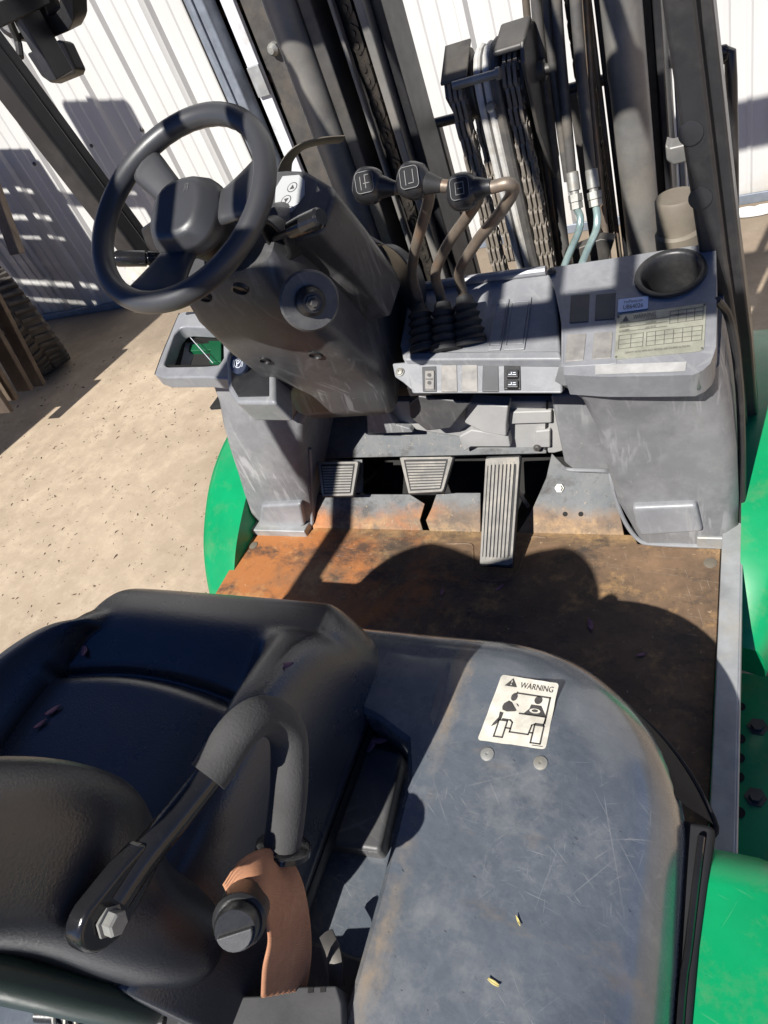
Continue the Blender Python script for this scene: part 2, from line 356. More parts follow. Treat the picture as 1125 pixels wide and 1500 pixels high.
# ------------------------------------------------------------------ setting
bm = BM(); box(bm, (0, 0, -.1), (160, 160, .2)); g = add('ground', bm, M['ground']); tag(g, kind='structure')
g.data.polygons[0]
bm = BM()
for i in range(3000):
    x, y = random.uniform(-5.2, 2.5), random.uniform(-1, 3.5)
    if i < 1700: x, y = random.uniform(-3.6, -.6), random.uniform(.4, 3.0)
    s = random.uniform(.0012, .0034) * random.choice((1, 1, 1, 1, 1.5, 2.0)); a = random.uniform(0, 6.3); e = random.uniform(1, 3.2)
    c_, s_ = math.cos(a), math.sin(a)
    pts = [(s * e, 0, 0), (-s * e * .4, s * .8, 0), (-s * e * .8, -s * .7, 0), (0, 0, s * .9)]
    v = [bm.verts.new((x + px * c_ - py * s_, y + px * s_ + py * c_, pz + .0005)) for px, py, pz in pts]
    for f in ((0, 1, 3), (1, 2, 3), (2, 0, 3)): bm.faces.new([v[k] for k in f])
gr = add('gravel', bm, simple('gravel_bits', (.13, .09, .06), .9, var=.5, scale=60)); tag(gr, 'small brown grit and chips scattered over the dirt yard', 'gravel', kind='stuff')
# warehouse
WY = 3.56
wh = empty('warehouse', (0, 0, 0)); tag(wh, 'white ribbed metal warehouse wall with a partly open doorway behind the mast', 'building')
def panel(x0, x1, z0=0.02, z1=4.4):
    prof = []; x = x0; pit = .305
    k = math.floor(x0 / pit) * pit
    prof.append((x0, 0))
    while k < x1:
        for dx, dy in ((.0, 0), (.014, -.026), (.05, -.026), (.064, 0), (.132, 0), (.14, -.006), (.152, -.006), (.16, 0), (.212, 0), (.22, -.006), (.232, -.006), (.24, 0)):
            if x0 < k + dx < x1: prof.append((k + dx, dy))
        k += pit
    prof.append((x1, 0)); bm = BM()
    A = [(x, WY + d, z0) for x, d in prof]; B = [(x, WY + d, z1) for x, d in prof]
    loft(bm, [A, B], False, False); return add('wall_panel', bm, M['wall'], wh, ang=12)
xs = [-8.5 + .915 * i for i in range(8)]
for a, b_ in zip(xs, xs[1:]): panel(a, b_ + .004)
panel(xs[-1], -1.86)
xs = [-.98 + .915 * i for i in range(6)]
for a, b_ in zip(xs, xs[1:]): panel(a, b_ + .004)
def slab(name, x0, x1, y0, y1, z0, z1, m, par, bev=.003):
    return add(name, box(BM(), ((x0 + x1) / 2, (y0 + y1) / 2, (z0 + z1) / 2), (x1 - x0, y1 - y0, z1 - z0)), m, par, bev)
slab('base_channel', -8.5, -1.86, 3.53, 3.545, 0.0, .045, M['trim'], wh); slab('base_channel', -.98, 3.6, 3.53, 3.545, 0.0, .045, M['trim'], wh)
slab('door_jamb', -1.86, -1.835, 3.50, 3.60, 0, 3.2, M['inside'], wh); slab('door_track', -1.833, -1.73, 3.47, 3.58, 0, 3.2, M['trim'], wh, .012)
slab('door_track_lip', -1.80, -1.78, 3.455, 3.468, 0, 3.2, M['trim'], wh)
slab('door_edge', -1.70, -1.632, 3.56, 3.59, .02, 3.2, M['dooredge'], wh); slab('hinge_plate', -1.695, -1.625, 3.54, 3.558, .98, 1.12, M['pale'], wh)
slab('door_stile', -1.622, -1.5, 3.60, 3.65, .02, 3.2, M['steel'], wh)  # dark steel colour stands in for the doorway shade
slab('timber_post', -1.36, -1.22, 3.72, 3.82, 0, 3.2, M['steel'], wh); slab('timber_post', -1.12, -1.02, 3.66, 3.76, 0, 3.2, M['brown'], wh)
for i in range(7): slab('shelf_board', -2.2, -.8, 3.95, 4.2, .25 + .35 * i, .29 + .35 * i, M['brown'], wh)
add('bolt', lathe(BM(), P(403, 70, y=3.6), (0, -1, 0), [(.0, 0), (.03, 0), (.03, .03), (.015, .05), (0, .05)], 10), M['zinc'], wh)
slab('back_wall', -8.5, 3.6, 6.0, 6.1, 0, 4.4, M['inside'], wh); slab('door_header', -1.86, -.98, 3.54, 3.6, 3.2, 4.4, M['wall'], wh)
slab('roof_sheet', -8.5, 3.6, 3.4, 6.2, 4.402, 4.46, M['wall'], wh)
slab('side_wall', -8.5, -8.45, 3.6, 6.0, 0, 4.4, M['wall'], wh); slab('side_wall', 3.55, 3.6, 3.6, 6.0, 0, 4.4, M['wall'], wh)
bm = BM()
for x in xs[:-1] + [-2.6, -3.5, -4.4, -2.2, -3.0]:
    for z in (.35, 1.0, 1.65, 2.6): lathe(bm, (x + .1, WY - .001, z), (0, -1, 0), [(.012, 0), (.012, .004), (.007, .008), (0, .008)], 8)
tag(add('screw_heads', bm, M['steel'], wh), kind='stuff')
# ------------------------------------------------------------------ the forklift
FK = empty('forklift'); tag(FK, 'green forklift truck seen from its operator seat, black seat, grey dash and levers', 'forklift')
def part(name, bm, m, bev=0, par=None, **k): return add(name, bm, M[m] if isinstance(m, str) else m, par or FK, bev, **k)
Y_ = Vector((0, 1, 0)); Z_ = Vector((0, 0, 1)); X_ = Vector((1, 0, 0))
# chassis and tyres (under the floor)
bm = BM(); box(bm, (0, .35, .42), (.86, 1.7, .4)); part('chassis', bm, 'blackpaint', .02)
for x in (-.47, .47):
    t = part('front_tyre', lathe(BM(), (x - .1, 1.34, .34), (1, 0, 0), [(.16, 0), (.29, 0), (.335, .03), (.34, .1), (.335, .17), (.29, .2), (.16, .2)], 32), 'tyre')
    part('wheel_disc', lathe(BM(), (x - .06, 1.34, .34), (1, 0, 0), [(0, 0), (.159, 0), (.159, .12), (0, .12)], 24), 'green', par=t)
for x in (-.44, .44): part('rear_tyre', lathe(BM(), (x - .08, -.62, .27), (1, 0, 0), [(.12, 0), (.24, 0), (.268, .03), (.27, .08), (.268, .13), (.24, .16), (.12, .16)], 28), 'tyre')
bm = BM(); box(bm, (0, -.78, .68), (1.02, .36, .72)); part('counterweight', bm, 'green', .07, seg=4)
# floor plate with toe board
F0 = .65
bm = BM()
lf = [Vector((-.515, .38, F0)), Vector((.508, .38, F0)), Vector((.508, .908, F0)), Vector((.37, .908, F0)), Vector((.36, .93, F0)), Vector((-.34, .93, F0)), Vector((-.36, .905, F0)), Vector((-.515, .905, F0))]
prism(bm, lf, (0, 0, -.012)); fl = part('floor_plate', bm, 'rust', .002)
def TB(u, v, h=0): return H(u, v, (0, .93, F0 + .001), (0, -.7071, .7071)) + Vector((0, -.7071, .7071)) * h
tn = Vector((0, .7071, -.7071))
# toe board pieces round the pedal openings
def tpoly(name, pts, par=fl, h=0, m='rust', th=.006): return part(name, prism(BM(), [TB(u, v, h) for u, v in pts], tn * th), m, .0012, par=par)
def row(y): return [(u, y) for u in (340, 560)]
tpoly('toe_plate', [(440, 779), (620, 779), (615, 762), (622, 738), (600, 724), (490, 724), (440, 724)])
tpoly('toe_plate', [(630, 779), (704, 780), (704, 722), (640, 722), (632, 745), (624, 762)], h=.001)
tpoly('toe_plate', [(755, 786), (915, 787), (895, 690), (830, 686), (808, 664), (800, 700), (780, 745)])
tpoly('toe_plate', [(440, 672), (800, 664), (800, 600), (440, 600)], h=-.001)
tpoly('toe_plate', [(440, 722), (530, 722), (530, 673), (440, 673)], h=-.002)
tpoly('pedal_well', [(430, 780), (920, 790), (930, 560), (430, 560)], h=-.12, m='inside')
for u, v in ((820, 715),): part('bolt', lathe(BM(), TB(u, v), (0, -.7, .7), [(.009, 0), (.009, .004), (.0065, .004), (.0065, .010), (0, .010)], 6), 'zinc', par=fl)
for u, v in ((828, 753), (851, 753)): part('bolt_hole', lathe(BM(), TB(u, v, .0006), (0, -.7, .7), [(.0048, 0), (.0048, .0006), (0, .0006)], 14), 'inside', par=fl)
# raised footwell ridge pressed in the floor plate
def FP(u, v, z=F0): return P(u, v, z=z)
bm = BM(); tube(bm, [FP(655, 797), FP(688, 797), FP(693, 806), FP(694, 835), FP(705, 850), FP(745, 850), FP(760, 835), FP(775, 790), FP(800, 788)], .0022, 6, 4); part('pressed_edge', bm, 'rust', par=fl)
for x in (-.49, .493):
    part('plug', lathe(BM(), (x if x > 0 else -.485, .868, F0), Z_, [(.011, 0), (.011, .0014), (.006, .003), (0, .003)], 16), 'tan', par=fl)
# right sill strip
bm = BM(); box(bm, (.526, .62, .662), (.03, .72, .05)); box(bm, (.5415, .62, .645), (.0045, .74, .08)); part('step_sill', bm, 'pale', .004)
bm = BM(); box(bm, (-.43, .925, .653), (.16, .05, .03)); part('sill_bracket', bm, 'pale', .003)
bm = BM(); box(bm, (.5, .93, .664), (.06, .06, .03)); part('sill_bracket', bm, 'pale', .003)
# fenders
def fender(sgn):
    prof = [(.735, .60), (.78, .64), (.84, .685), (.92, .725), (1.0, .755), (1.1, .775), (1.2, .78), (1.32, .765), (1.45, .72), (1.55, .65)]
    prof = smooth_path([(0, y, z) for y, z in prof], 4); secs = []
    for p in prof:
        t = (p.y - .74) / .76; wd = .575 + .075 * math.sin(math.pi * min(max(t * .9, 0), 1)) ** .7
        ix = .50 if sgn < 0 else .54; secs.append([(sgn * ix, p.y, p.z), (sgn * (wd - .03), p.y, p.z), (sgn * (wd - .009), p.y, p.z - .008), (sgn * wd, p.y, p.z - .03), (sgn * (wd + .004), p.y + .01, p.z - .10), (sgn * ix, p.y + .02, p.z - .10)])
    bm = BM(); loft(bm, secs); return part('fender', bm, 'green', ang=50)
fl_l = fender(-1); fl_r = fender(1)
part('bolt_hole', lathe(BM(), P(317, 792, z=.655) , (-.2, -.5, .8), [(.006, 0), (.006, .01), (0, .01)], 12), 'inside', par=fl_l)
# entry step and side body at the right
st = part('entry_step', prism(BM(), [(.48, .20, .42), (.72, .20, .42), (.72, .80, .42), (.48, .80, .42)], (0, 0, -.01)), 'green', .002)
for u, v, r in ((1085, 1035, .008), (1084, 1082, .009), (1083, 1110, .009), (1082, 1138, .009), (1083, 1190, .009)):
    part('step_hole', lathe(BM(), P(u, v, z=.4215), Z_, [(r, 0), (r, .0008), (0, .0008)], 16), 'inside', par=st)
for u, v in ((1110, 1065), (1107, 1168)):
    part('step_bolt', lathe(BM(), P(u, v, z=.42), Z_, [(.017, 0), (.017, .002), (.010, .002), (.010, .008), (0, .008)], 6), 'steel', par=st)
bm = BM(); box(bm, (.505, -.135, .648), (.22, .89, .5)); part('side_body', bm, 'green', .05, seg=4)
bm = BM(); box(bm, (-.5, -.16, .66), (.2, .84, .5)); part('side_body', bm, 'green', .05, seg=4)
# ------------------------------------------------------------------ hood
def arc(c, r, a0, a1, n, z): return [Vector((c[0] + r * math.cos(R(a0 + (a1 - a0) * i / n)), c[1] + r * math.sin(R(a0 + (a1 - a0) * i / n)), z)) for i in range(n + 1)]
def hood_outline(ins, z, side=0.):
    xr, xl, yf, yb = .501 - ins + side, -.40 + ins, .478 - ins * .8, -.58 + ins
    r = .20 - ins * .55; o = arc((xr - r, yf - r), r, 0, 90, 14, z)
    o += arc((xl + r * .6, yf - r * .6), r * .6, 90, 180, 8, z) + arc((xl + .05, yb + .05), .05, 180, 270, 4, z) + arc((xr - .05, yb + .05), .05, 270, 360, 4, z)
    return o
bm = BM(); loft(bm, [hood_outline(a, z) for a, z in ((.012, .655), (.004, .72), (0, .85), (.002, .90), (.008, .93), (.02, .945), (.04, .95))])
hd = part('hood', bm, 'hood', ang=40)
ZT = 1.018
def pad(ins, z, inn):           # the raised L round the seat recess: outer edge inset by ins, recess edge by inn
    xr, xl, yf, yb = .501 - ins, -.40 + ins, .478 - ins * .8, -.58 + ins
    r = .20 - ins * .55; o = arc((xr - r, yf - r), r, 0, 90, 16, z)
    o += arc((xl + .03, yf - .03), .03, 90, 180, 8, z)
    o += [Vector((xl, .345 + inn, z)), Vector((-.25, .345 + inn, z)), Vector((-.15, .345 + inn, z)), Vector((.12, .335 + inn, z)), Vector((.185, .315 + inn, z)), Vector((.222 + inn * .8, .298 + inn * .6, z)), Vector((.236 + inn, .262, z)), Vector((.243 + inn, .15, z)), Vector((.247 + inn, .02, z)), Vector((.25 + inn, -.25, z)), Vector((.25 + inn, yb, z)), Vector((xr - .03, yb, z)), Vector((xr, yb + .05, z)), Vector((xr, -.2, z)), Vector((xr, 0.0, z)), Vector((xr, .13, z))]
    return o
bm = BM()
loft(bm, [pad(a, z, i) for a, z, i in ((.0, .90, 0), (.004, .935, 0), (.013, .962, 0), (.028, .985, 0), (.048, 1.002, .0005), (.074, 1.013, .003), (.095, ZT, .009))], caps=False)
bm.verts.ensure_lookup_table(); capf = bm.faces.new(bm.verts[-len(pad(0, 0, 0)):]); bmesh.ops.triangulate(bm, faces=[capf])
hp = part('hood_top', bm, 'hood', par=hd, ang=22)
# moulded low boxes in the recess beside the seat
bm = BM(); prism(bm, [P(u, v, z=.972) for u, v in ((452, 1232), (500, 1080), (590, 1100), (556, 1248))], (0, 0, -.03)); part('recess_box', bm, 'cowl', .006, par=hd)
bm = BM(); box(bm, (.14, -.25, .957), (.2, .7, .012)); part('recess_mat', bm, 'cowl', .004, par=hd)
# slot and rubber trim
bm = BM(); prism(bm, [P(u, v, z=ZT + .0006) for u, v in ((656, 968), (660, 975), (644, 1035), (634, 1062), (630, 1050), (642, 1005))], (0, 0, -.0004)); part('worn_slot', bm, 'ridge', par=hd)
bm = BM(); prism(bm, [(.49, .315, .909), (.526, .318, .900), (.524, .29, .905), (.516, .2, .908), (.512, .1, .908), (.511, -.42, .908), (.49, -.42, .908)], (0, 0, -.03)); part('rubber_seal', bm, 'matte', .007, par=hd, seg=3)
bm = BM(); tube(bm, [(.514, .30, .909), (.508, .2, .911), (.504, .1, .911), (.503, -.42, .911)], .0035, 8, 4); part('seal_lip', bm, 'gloss', par=hd)
bm = BM(); fo = hood_outline(.004, .0); fo = fo[2:12]; sa_, sb_, sc2 = [], [], []
for k, p in enumerate(fo):
    t = 1 - k / (len(fo) - 1); nx = (p - Vector((.310, .278, 0))).normalized(); wv = t ** 1.4
    sa_.append(Vector((p.x, p.y, .945)) - nx * .004); sb_.append(Vector((p.x, p.y, .925 - .012 * wv)) + nx * (.002 + .010 * wv)); sc2.append(Vector((p.x, p.y, .91 - .035 * wv)) + nx * (.002 + .031 * wv))
loft(bm, [sa_, sb_, sc2, [p - Vector((0, 0, .012)) for p in sc2]], False, False); part('hood_corner_flare', bm, 'matte', par=hd, sub=2)
bm = BM(); tube(bm, [p - Vector((0, 0, .008)) for p in sc2[::-1]] + [sc2[0] + Vector((-.004, -.012, -.006))], .0045, 10, 3); part('flare_trim', bm, 'matte', par=hd)
for u, v in ((714, 1105), (792, 1118)):
    b_ = part('rivet', lathe(BM(), P(u, v, z=ZT), Z_, [(.0072, 0), (.007, .0012), (.004, .0022), (.0015, .0022), (.001, .0012), (0, .0012)], 20), 'zinc', par=hd)
# warning label on the hood
zl = ZT + .0008
q = Quad(P(699, 1084, z=zl), P(799, 1098, z=zl), P(819, 1001, z=zl), P(735, 988, z=zl))
bm = BM()
edge = []
for u, v in rrect(.5, .5, 1, 1, .05, 4):
    edge.append((u, v))
pts = []
for (a, b_), (c, d) in zip(edge, edge[1:] + edge[:1]):
    n = 8 if math.hypot(c - a, d - b_) > .3 else 1
    for i in range(n):
        t = i / n; j = random.uniform(-.012, .004) if n > 1 and i else 0
        u, v = a + (c - a) * t, b_ + (d - b_) * t; k_ = 1 + j
        pts.append((.5 + (u - .5) * k_, .5 + (v - .5) * k_))
q.poly(bm, pts, 0); lb = part('warning_label', bm, 'lbl', par=hd)
bm = BM(); h = .0007
q.poly(bm, [(.12, .835), (.33, .835), (.225, .965)], h); q.text(bm, 'WARNING', .38, .835, .93, .925, h)
q.line(bm, [(.38, .75), (.91, .75), (.91, .36)], .022, h); q.line(bm, [(.5, .455), (.91, .455)], .02, h)
q.disc(bm, .735, .69, .062, .062, h)                                      # the seated figure
q.poly(bm, [(.64, .61), (.8, .61), (.9, .47), (.88, .455), (.56, .455), (.57, .475), (.63, .545)], h)
q.disc(bm, .34, .685, .05, .06, h); q.poly(bm, [(.345, .74), (.37, .78), (.375, .73)], h)           # the struck-out rider
q.poly(bm, [(.2, .52), (.21, .57), (.27, .62), (.33, .60), (.44, .49), (.42, .475), (.3, .455), (.22, .475)], h)
q.poly(bm, [(.40, .6), (.45, .57), (.45, .55), (.42, .575)], h)
q.poly(bm, [(.19, .44), (.25, .43), (.245, .33), (.19, .25), (.13, .21), (.15, .27), (.2, .36)], h)
q.line(bm, [(.27, .34), (.39, .34), (.43, .31), (.43, .17), (.71, .17), (.73, .31), (.78, .34), (.9, .34), (.91, .42)], .018, h)
q.line(bm, [(.22, .32), (.35, .32), (.35, .08), (.22, .08)], .018, h, True); q.line(bm, [(.77, .32), (.91, .32), (.91, .06), (.77, .06)], .018, h, True)
q.line(bm, [(.35, .22), (.43, .22)], .018, h); q.line(bm, [(.72, .2), (.77, .2)], .018, h); q.line(bm, [(.8, .03), (.95, .03)], .008, h)
part('warning_print', bm, 'ink', par=hd)
bm = BM(); q.poly(bm, [(.214, .925), (.236, .925), (.229, .885), (.221, .885)], h * 1.6); q.disc(bm, .225, .863, .011, .011, h * 1.6, 10); q.disc(bm, .725, .52, .085, .035, h * 1.6)
part('warning_print_clear', bm, 'lbl', par=hd)
bm = BM(); q.disc(bm, .725, .52, .05, .02, h * 2.2); part('warning_print', bm, 'ink', par=hd)
# ------------------------------------------------------------------ seat
seat = empty('seat'); seat.parent = FK
SX, SY0, SY1 = -.10, .0, .458
def seat_grid(nu=110, nv=96):
    rows = []
    for j in range(nv + 1):
        v = j / nv; row_ = []
        y = SY0 + (SY1 - SY0) * v
        ff = max(0, (y - .365) / .093)
        hr = .262 - .075 * ff ** 2.6; hl = .262 if y < .2 else .168 + .094 * math.sqrt(max(0, 1 - ((y - .2) / .14) ** 2))
        hl -= .075 * ff ** 2.3
        for i in range(nu + 1):
            u = -1 + 2 * i / nu
            uu = math.copysign(1 - (1 - abs(u)) ** 1.35, u)
            x = SX + (hr if u > 0 else hl) * uu
            a = abs(uu)
            ed = max(0, (a - .82) / .18); fr = max(0, (y - .398) / (SY1 - .398))
            z = 1.086
            bol = math.exp(-abs((a - .79) / .16) ** 3.2) * (.066 if u > 0 else .05) * (1 if y < .24 else max(0, 1 - ((y - .24) / .13) ** 2))
            z += bol
            z += .022 * math.exp(-((y - .365) / .055) ** 2) * (1 - .5 * a ** 4)
            cu = .285 - .05 * (uu * 1.0) ** 2                                   # stitched panel front
            if a < .62: z += .012 * (1 - 1 / (1 + math.exp(-(y - cu) / .0035))) * (1 - (a / .62) ** 6) - .016 * math.exp(-((y - cu - .010) / .005) ** 2)
            z -= .022 * math.exp(-((a - .60) / .018) ** 2) * (1 if y < .30 else max(0, 1 - (y - .30) / .05))
            z -= .085 * ed ** 2.2 + .08 * fr ** 2.6
            row_.append(Vector((x, y, z)))
        rows.append(row_)
    return rows
bm = BM(); rows = seat_grid(); loft(bm, rows, False, False)
n = len(rows[0])
def skirt(loop, z2, ins):
    out = []
    for p in loop:
        c = Vector((SX, .22, p.z)); q2 = c + (p - c) * ins; q2.z = z2; out.append(q2)
    return out
loop = rows[0] + [r[-1] for r in rows[1:-1]] + rows[-1][::-1] + [r[0] for r in rows[-2:0:-1]]
l1 = [Vector((p.x * 1 , p.y, min(p.z, 1.03) * .4 + .6 * 1.005)) for p in loop]
loft(bm, [loop, [p + (p - Vector((SX, .19, p.z))) * .012 for p in l1], skirt(loop, .985, .985), skirt(loop, .975, .95)], False)
bmesh.ops.remove_doubles(bm, verts=bm.verts[:], dist=.0004)
part('cushion', bm, 'vinyl', par=seat, sub=1)
def seam(pts):
    bm = BM(); out = []
    for x, y in pts:
        zz = min((p for r in rows for p in r), key=lambda p: (p.x - x) ** 2 + (p.y - y) ** 2).z; out.append((x, y, zz + .0006))
    tube(bm, out, .0011, 6, 2); part('seam', bm, 'black', par=seat)
def gx(u, y): return SX + (.262 if u > 0 else (.262 if y < .2 else .168 + .094 * math.sqrt(max(0, 1 - ((y - .2) / .14) ** 2)))) * math.copysign(1 - (1 - abs(u)) ** 1.35, u)
for sg_ in (-1, 1): seam([(gx(sg_ * .492, y), y) for y in [.02 + .02 * i for i in range(14)]])
seam([(SX + .262 * t, .285 + .010 - .05 * t * t) for t in [-.42 + .07 * i for i in range(14)]])
bm = BM(); loft(bm, [skirt(loop, .988, .992), skirt(loop, .98, 1.0), skirt(loop, .972, .992)], False); part('cushion_piping', bm, 'black', par=seat)
bm = BM(); box(bm, (SX, .22, .955), (.44, .38, .045)); part('seat_pan', bm, 'black', .012, par=seat)
# backrest: rounded slab leaning back a little
bm = BM(); secs = []
for k in range(21):
    t = k / 20; z = 1.05 + .52 * t
    sg = 1 / (1 + math.exp(-(z - 1.205) / .010)); bot = math.exp(-(t / .05) ** 1.2)
    hw = .25 - .02 * bot + .008 * (1 - sg) - .11 * max(0, (t - .72) / .28) ** 2.2
    yc = .05 - .035 * t; th = .052 * (1 - .55 * max(0, (t - .8) / .2) ** 2) * (1 - .4 * bot)
    ring = []
    for i in range(32):
        a = 2 * math.pi * i / 32; cx_, sy_ = math.cos(a), math.sin(a)
        x = SX + hw * math.copysign(abs(cx_) ** .5, cx_); y = yc + th * math.copysign(abs(sy_) ** .75, sy_)
        if sy_ > 0: y += (.014 + .045 * sg) * math.exp(-((abs(cx_) - .78) / .22) ** 2) - .008 * math.exp(-(cx_ / .5) ** 2)
        ln = min(1.8 * max(0, z - 1.24) ** 2, .06); ring.append(Vector((x, y - ln, z)))
    secs.append(ring)
loft(bm, secs); part('backrest', bm, 'vinyl', par=seat, sub=1)
bm = BM(); secs = []
for k in range(9):
    t = k / 8; z = 1.04 + .46 * t; y = .0 - .035 * t
    secs.append([Vector((SX + .225 * s_, y - d, z)) for s_, d in ((-1, -.012), (-.98, .012), (-.8, .026), (.8, .026), (.98, .012), (1, -.012), (.9, -.02), (-.9, -.02))])
loft(bm, secs); part('back_shell', bm, simple('dark_green_shell', (.012, .03, .024), .3), par=seat, sub=2)
bm = BM(); box(bm, (SX, .03, 1.0), (.3, .03, .1)); part('back_hinge', bm, 'black', .008, par=seat)
# hip restraint on each side
def restraint(mir):
    def Q(p):
        p = Vector(p); return Vector((2 * SX - p.x, p.y, p.z)) if mir else p
    arm = [P(150, 1345, x=.165), P(205, 1262, x=.172), P(262, 1192, x=.18), P(312, 1128, x=.19), P(350, 1070, x=.20), P(388, 1048, x=.205), P(420, 1072, x=.208), P(424, 1130, x=.208), P(420, 1190, x=.205), P(412, 1245, x=.20), P(405, 1290, x=.195)]
    arm = [Q(p) for p in arm]; sm = smooth_path(arm, 6)
    bm = BM(); tube(bm, sm[2:], .0116, 14); a_ = part('restraint_arm', bm, 'gloss', par=seat)
    bm = BM(); tube(bm, sm[17:56], .0162, 18); part('foam_grip', bm, 'foam', par=seat)
    ax = Vector((-1 if mir else 1, 0, 0)); o = arm[0]
    da = (arm[1] - arm[0]).normalized(); sa = ax.cross(da).normalized()
    lugp = [o + ax * .0 + da * (.022 * math.cos(R(a))) + sa * (.022 * math.sin(R(a))) for a in range(90, 271, 15)] + [o + da * .03 - sa * .018, o + da * .05 - sa * .0125, o + da * .05 + sa * .0125, o + da * .03 + sa * .018]
    bm = BM(); prism(bm, [p + ax * .006 for p in lugp], ax * -.016); part('arm_root', bm, 'gloss', .004, par=seat, seg=3)
    bm = BM(); lathe(bm, o + ax * .006, ax, [(.011, 0), (.011, .002), (.0085, .002), (.0085, .009), (.007, .0105), (0, .0105)], 6); part('pivot_bolt', bm, 'zinc', par=seat)
    return arm
arm = restraint(False); restraint(True)
bm = BM(); o = P(415, 1243, x=.20); lathe(bm, o, (P(420, 1190, x=.205) - P(405, 1290, x=.195)), [(.021, -.004), (.024, -.002), (.024, .003), (.021, .005)], 20); part('grip_collar', bm, 'gloss', par=seat)
# seat belt: webbing loops over the buckle knob and drops into the retractor box
def ribbon(bm, path, wdir, wd, th=.0016):
    path = smooth_path(path, 6); secs = []
    wds = smooth_path(wdir, 6)
    for i, p in enumerate(path):
        t = (path[min(i + 1, len(path) - 1)] - path[max(i - 1, 0)]).normalized(); w_ = wds[i]; w_ = (w_ - t * w_.dot(t)).normalized(); nn = t.cross(w_)
        secs.append([p - w_ * wd / 2 + nn * th, p + w_ * wd / 2 + nn * th, p + w_ * wd / 2 - nn * th, p - w_ * wd / 2 - nn * th])
    return loft(bm, secs)
def SB(u, v, x=.205): return P(u, v, x=x)
OE = [(326, 1296, .185), (350, 1262, .192), (384, 1243, .198), (418, 1248, .205), (441, 1284, .212), (453, 1335, .214), (457, 1395, .21), (450, 1450, .205)]
IE = [(340, 1326, .19), (354, 1314, .20), (369, 1309, .212), (383, 1320, .222), (392, 1352, .224), (395, 1382, .222), (387, 1420, .214), (384, 1462, .205)]
oe = smooth_path([P(u, v, x=x) for u, v, x in OE], 6); ie = smooth_path([P(u, v, x=x) for u, v, x in IE], 6)
bm = BM(); loft(bm, [[a.lerp(b_, t) + (a - b_).cross(Y_).normalized() * 0 for t in [k_ / 16 for k_ in range(17)]] for a, b_ in zip(oe, ie)], False, False)
bm.normal_update()
for i, v in enumerate(bm.verts): v.co += v.normal * (.00022 if (i % 17) % 2 else -.00022) * (2.2 if (i % 17) in (1, 15) else 1)
bo = part('seat_belt', bm, 'belt', par=seat); bo.modifiers.new('s', 'SOLIDIFY').thickness = .002
bx_ = P(350, 1350, x=.215); ax = (Vector((.35, -.35, .85))).normalized()
ax = (CAM - bx_).normalized() * .75 + Vector((-.1, -.3, -.15)); ax.normalize()
bm = BM(); lathe(bm, bx_ - ax * .035, ax, [(0, 0), (.018, 0), (.0195, .01), (.0195, .028), (.0205, .03), (.0205, .034), (.018, .036), (.0165, .036), (.0165, .046), (.015, .049), (0, .049)], 28); bk = part('belt_buckle', bm, 'belt0', par=seat)
bm = BM(); u_, v_, a_ = frame(ax); prism(bm, [bx_ + ax * .012 + u_ * (.0135 * math.cos(t)) + v_ * (.0135 * math.sin(t)) for t in [R(200 + 18 * i) for i in range(11)]], ax * .006); part('buckle_button', bm, 'cowl', .001, par=seat)
bm = BM(); prism(bm, [P(u, v, z=1.03) for u, v in ((335, 1457), (352, 1452), (356, 1459), (385, 1458), (392, 1446), (492, 1443), (500, 1470), (505, 1560), (335, 1560))], (0, 0, -.07)); rt = part('belt_retractor', bm, simple('retractor_steel', (.08, .08, .082), .5, .3), .002, par=seat)
for u, v in ((455, 1450), (473, 1449)): part('retractor_slot', prism(BM(), [P(u + a, v + b, z=1.0306) for a, b in ((-4, -3), (4, -4), (4, 4), (-4, 5))], (0, 0, -.0004)), 'inside', par=seat)
bm = BM(); tube(bm, [P(478, 1368, z=1.0), P(490, 1400, z=1.0), P(494, 1445, z=.99)], .004, 6, 3, flat=2); part('belt_bracket', bm, 'steel', par=seat)
# suspension spring below the shell
bm = BM(); o = P(125, 1490, x=-.02); dr = (P(155, 1470, x=-.02) - o).normalized(); dr = Vector((dr.x, dr.y, dr.z)); u_, v_, a_ = frame(Vector((.7, .2, -.2)))
tube(bm, [o + a_ * (-.03 + .0009 * i) + (u_ * math.cos(i * .5) + v_ * math.sin(i * .5)) * .011 for i in range(76)], .0022, 6); part('suspension_spring', bm, 'zinc', par=seat)
bm = BM(); lathe(bm, o - a_ * .05, a_, [(0, 0), (.007, 0), (.007, .13), (0, .13)], 12); part('spring_rod', bm, 'black', par=seat)
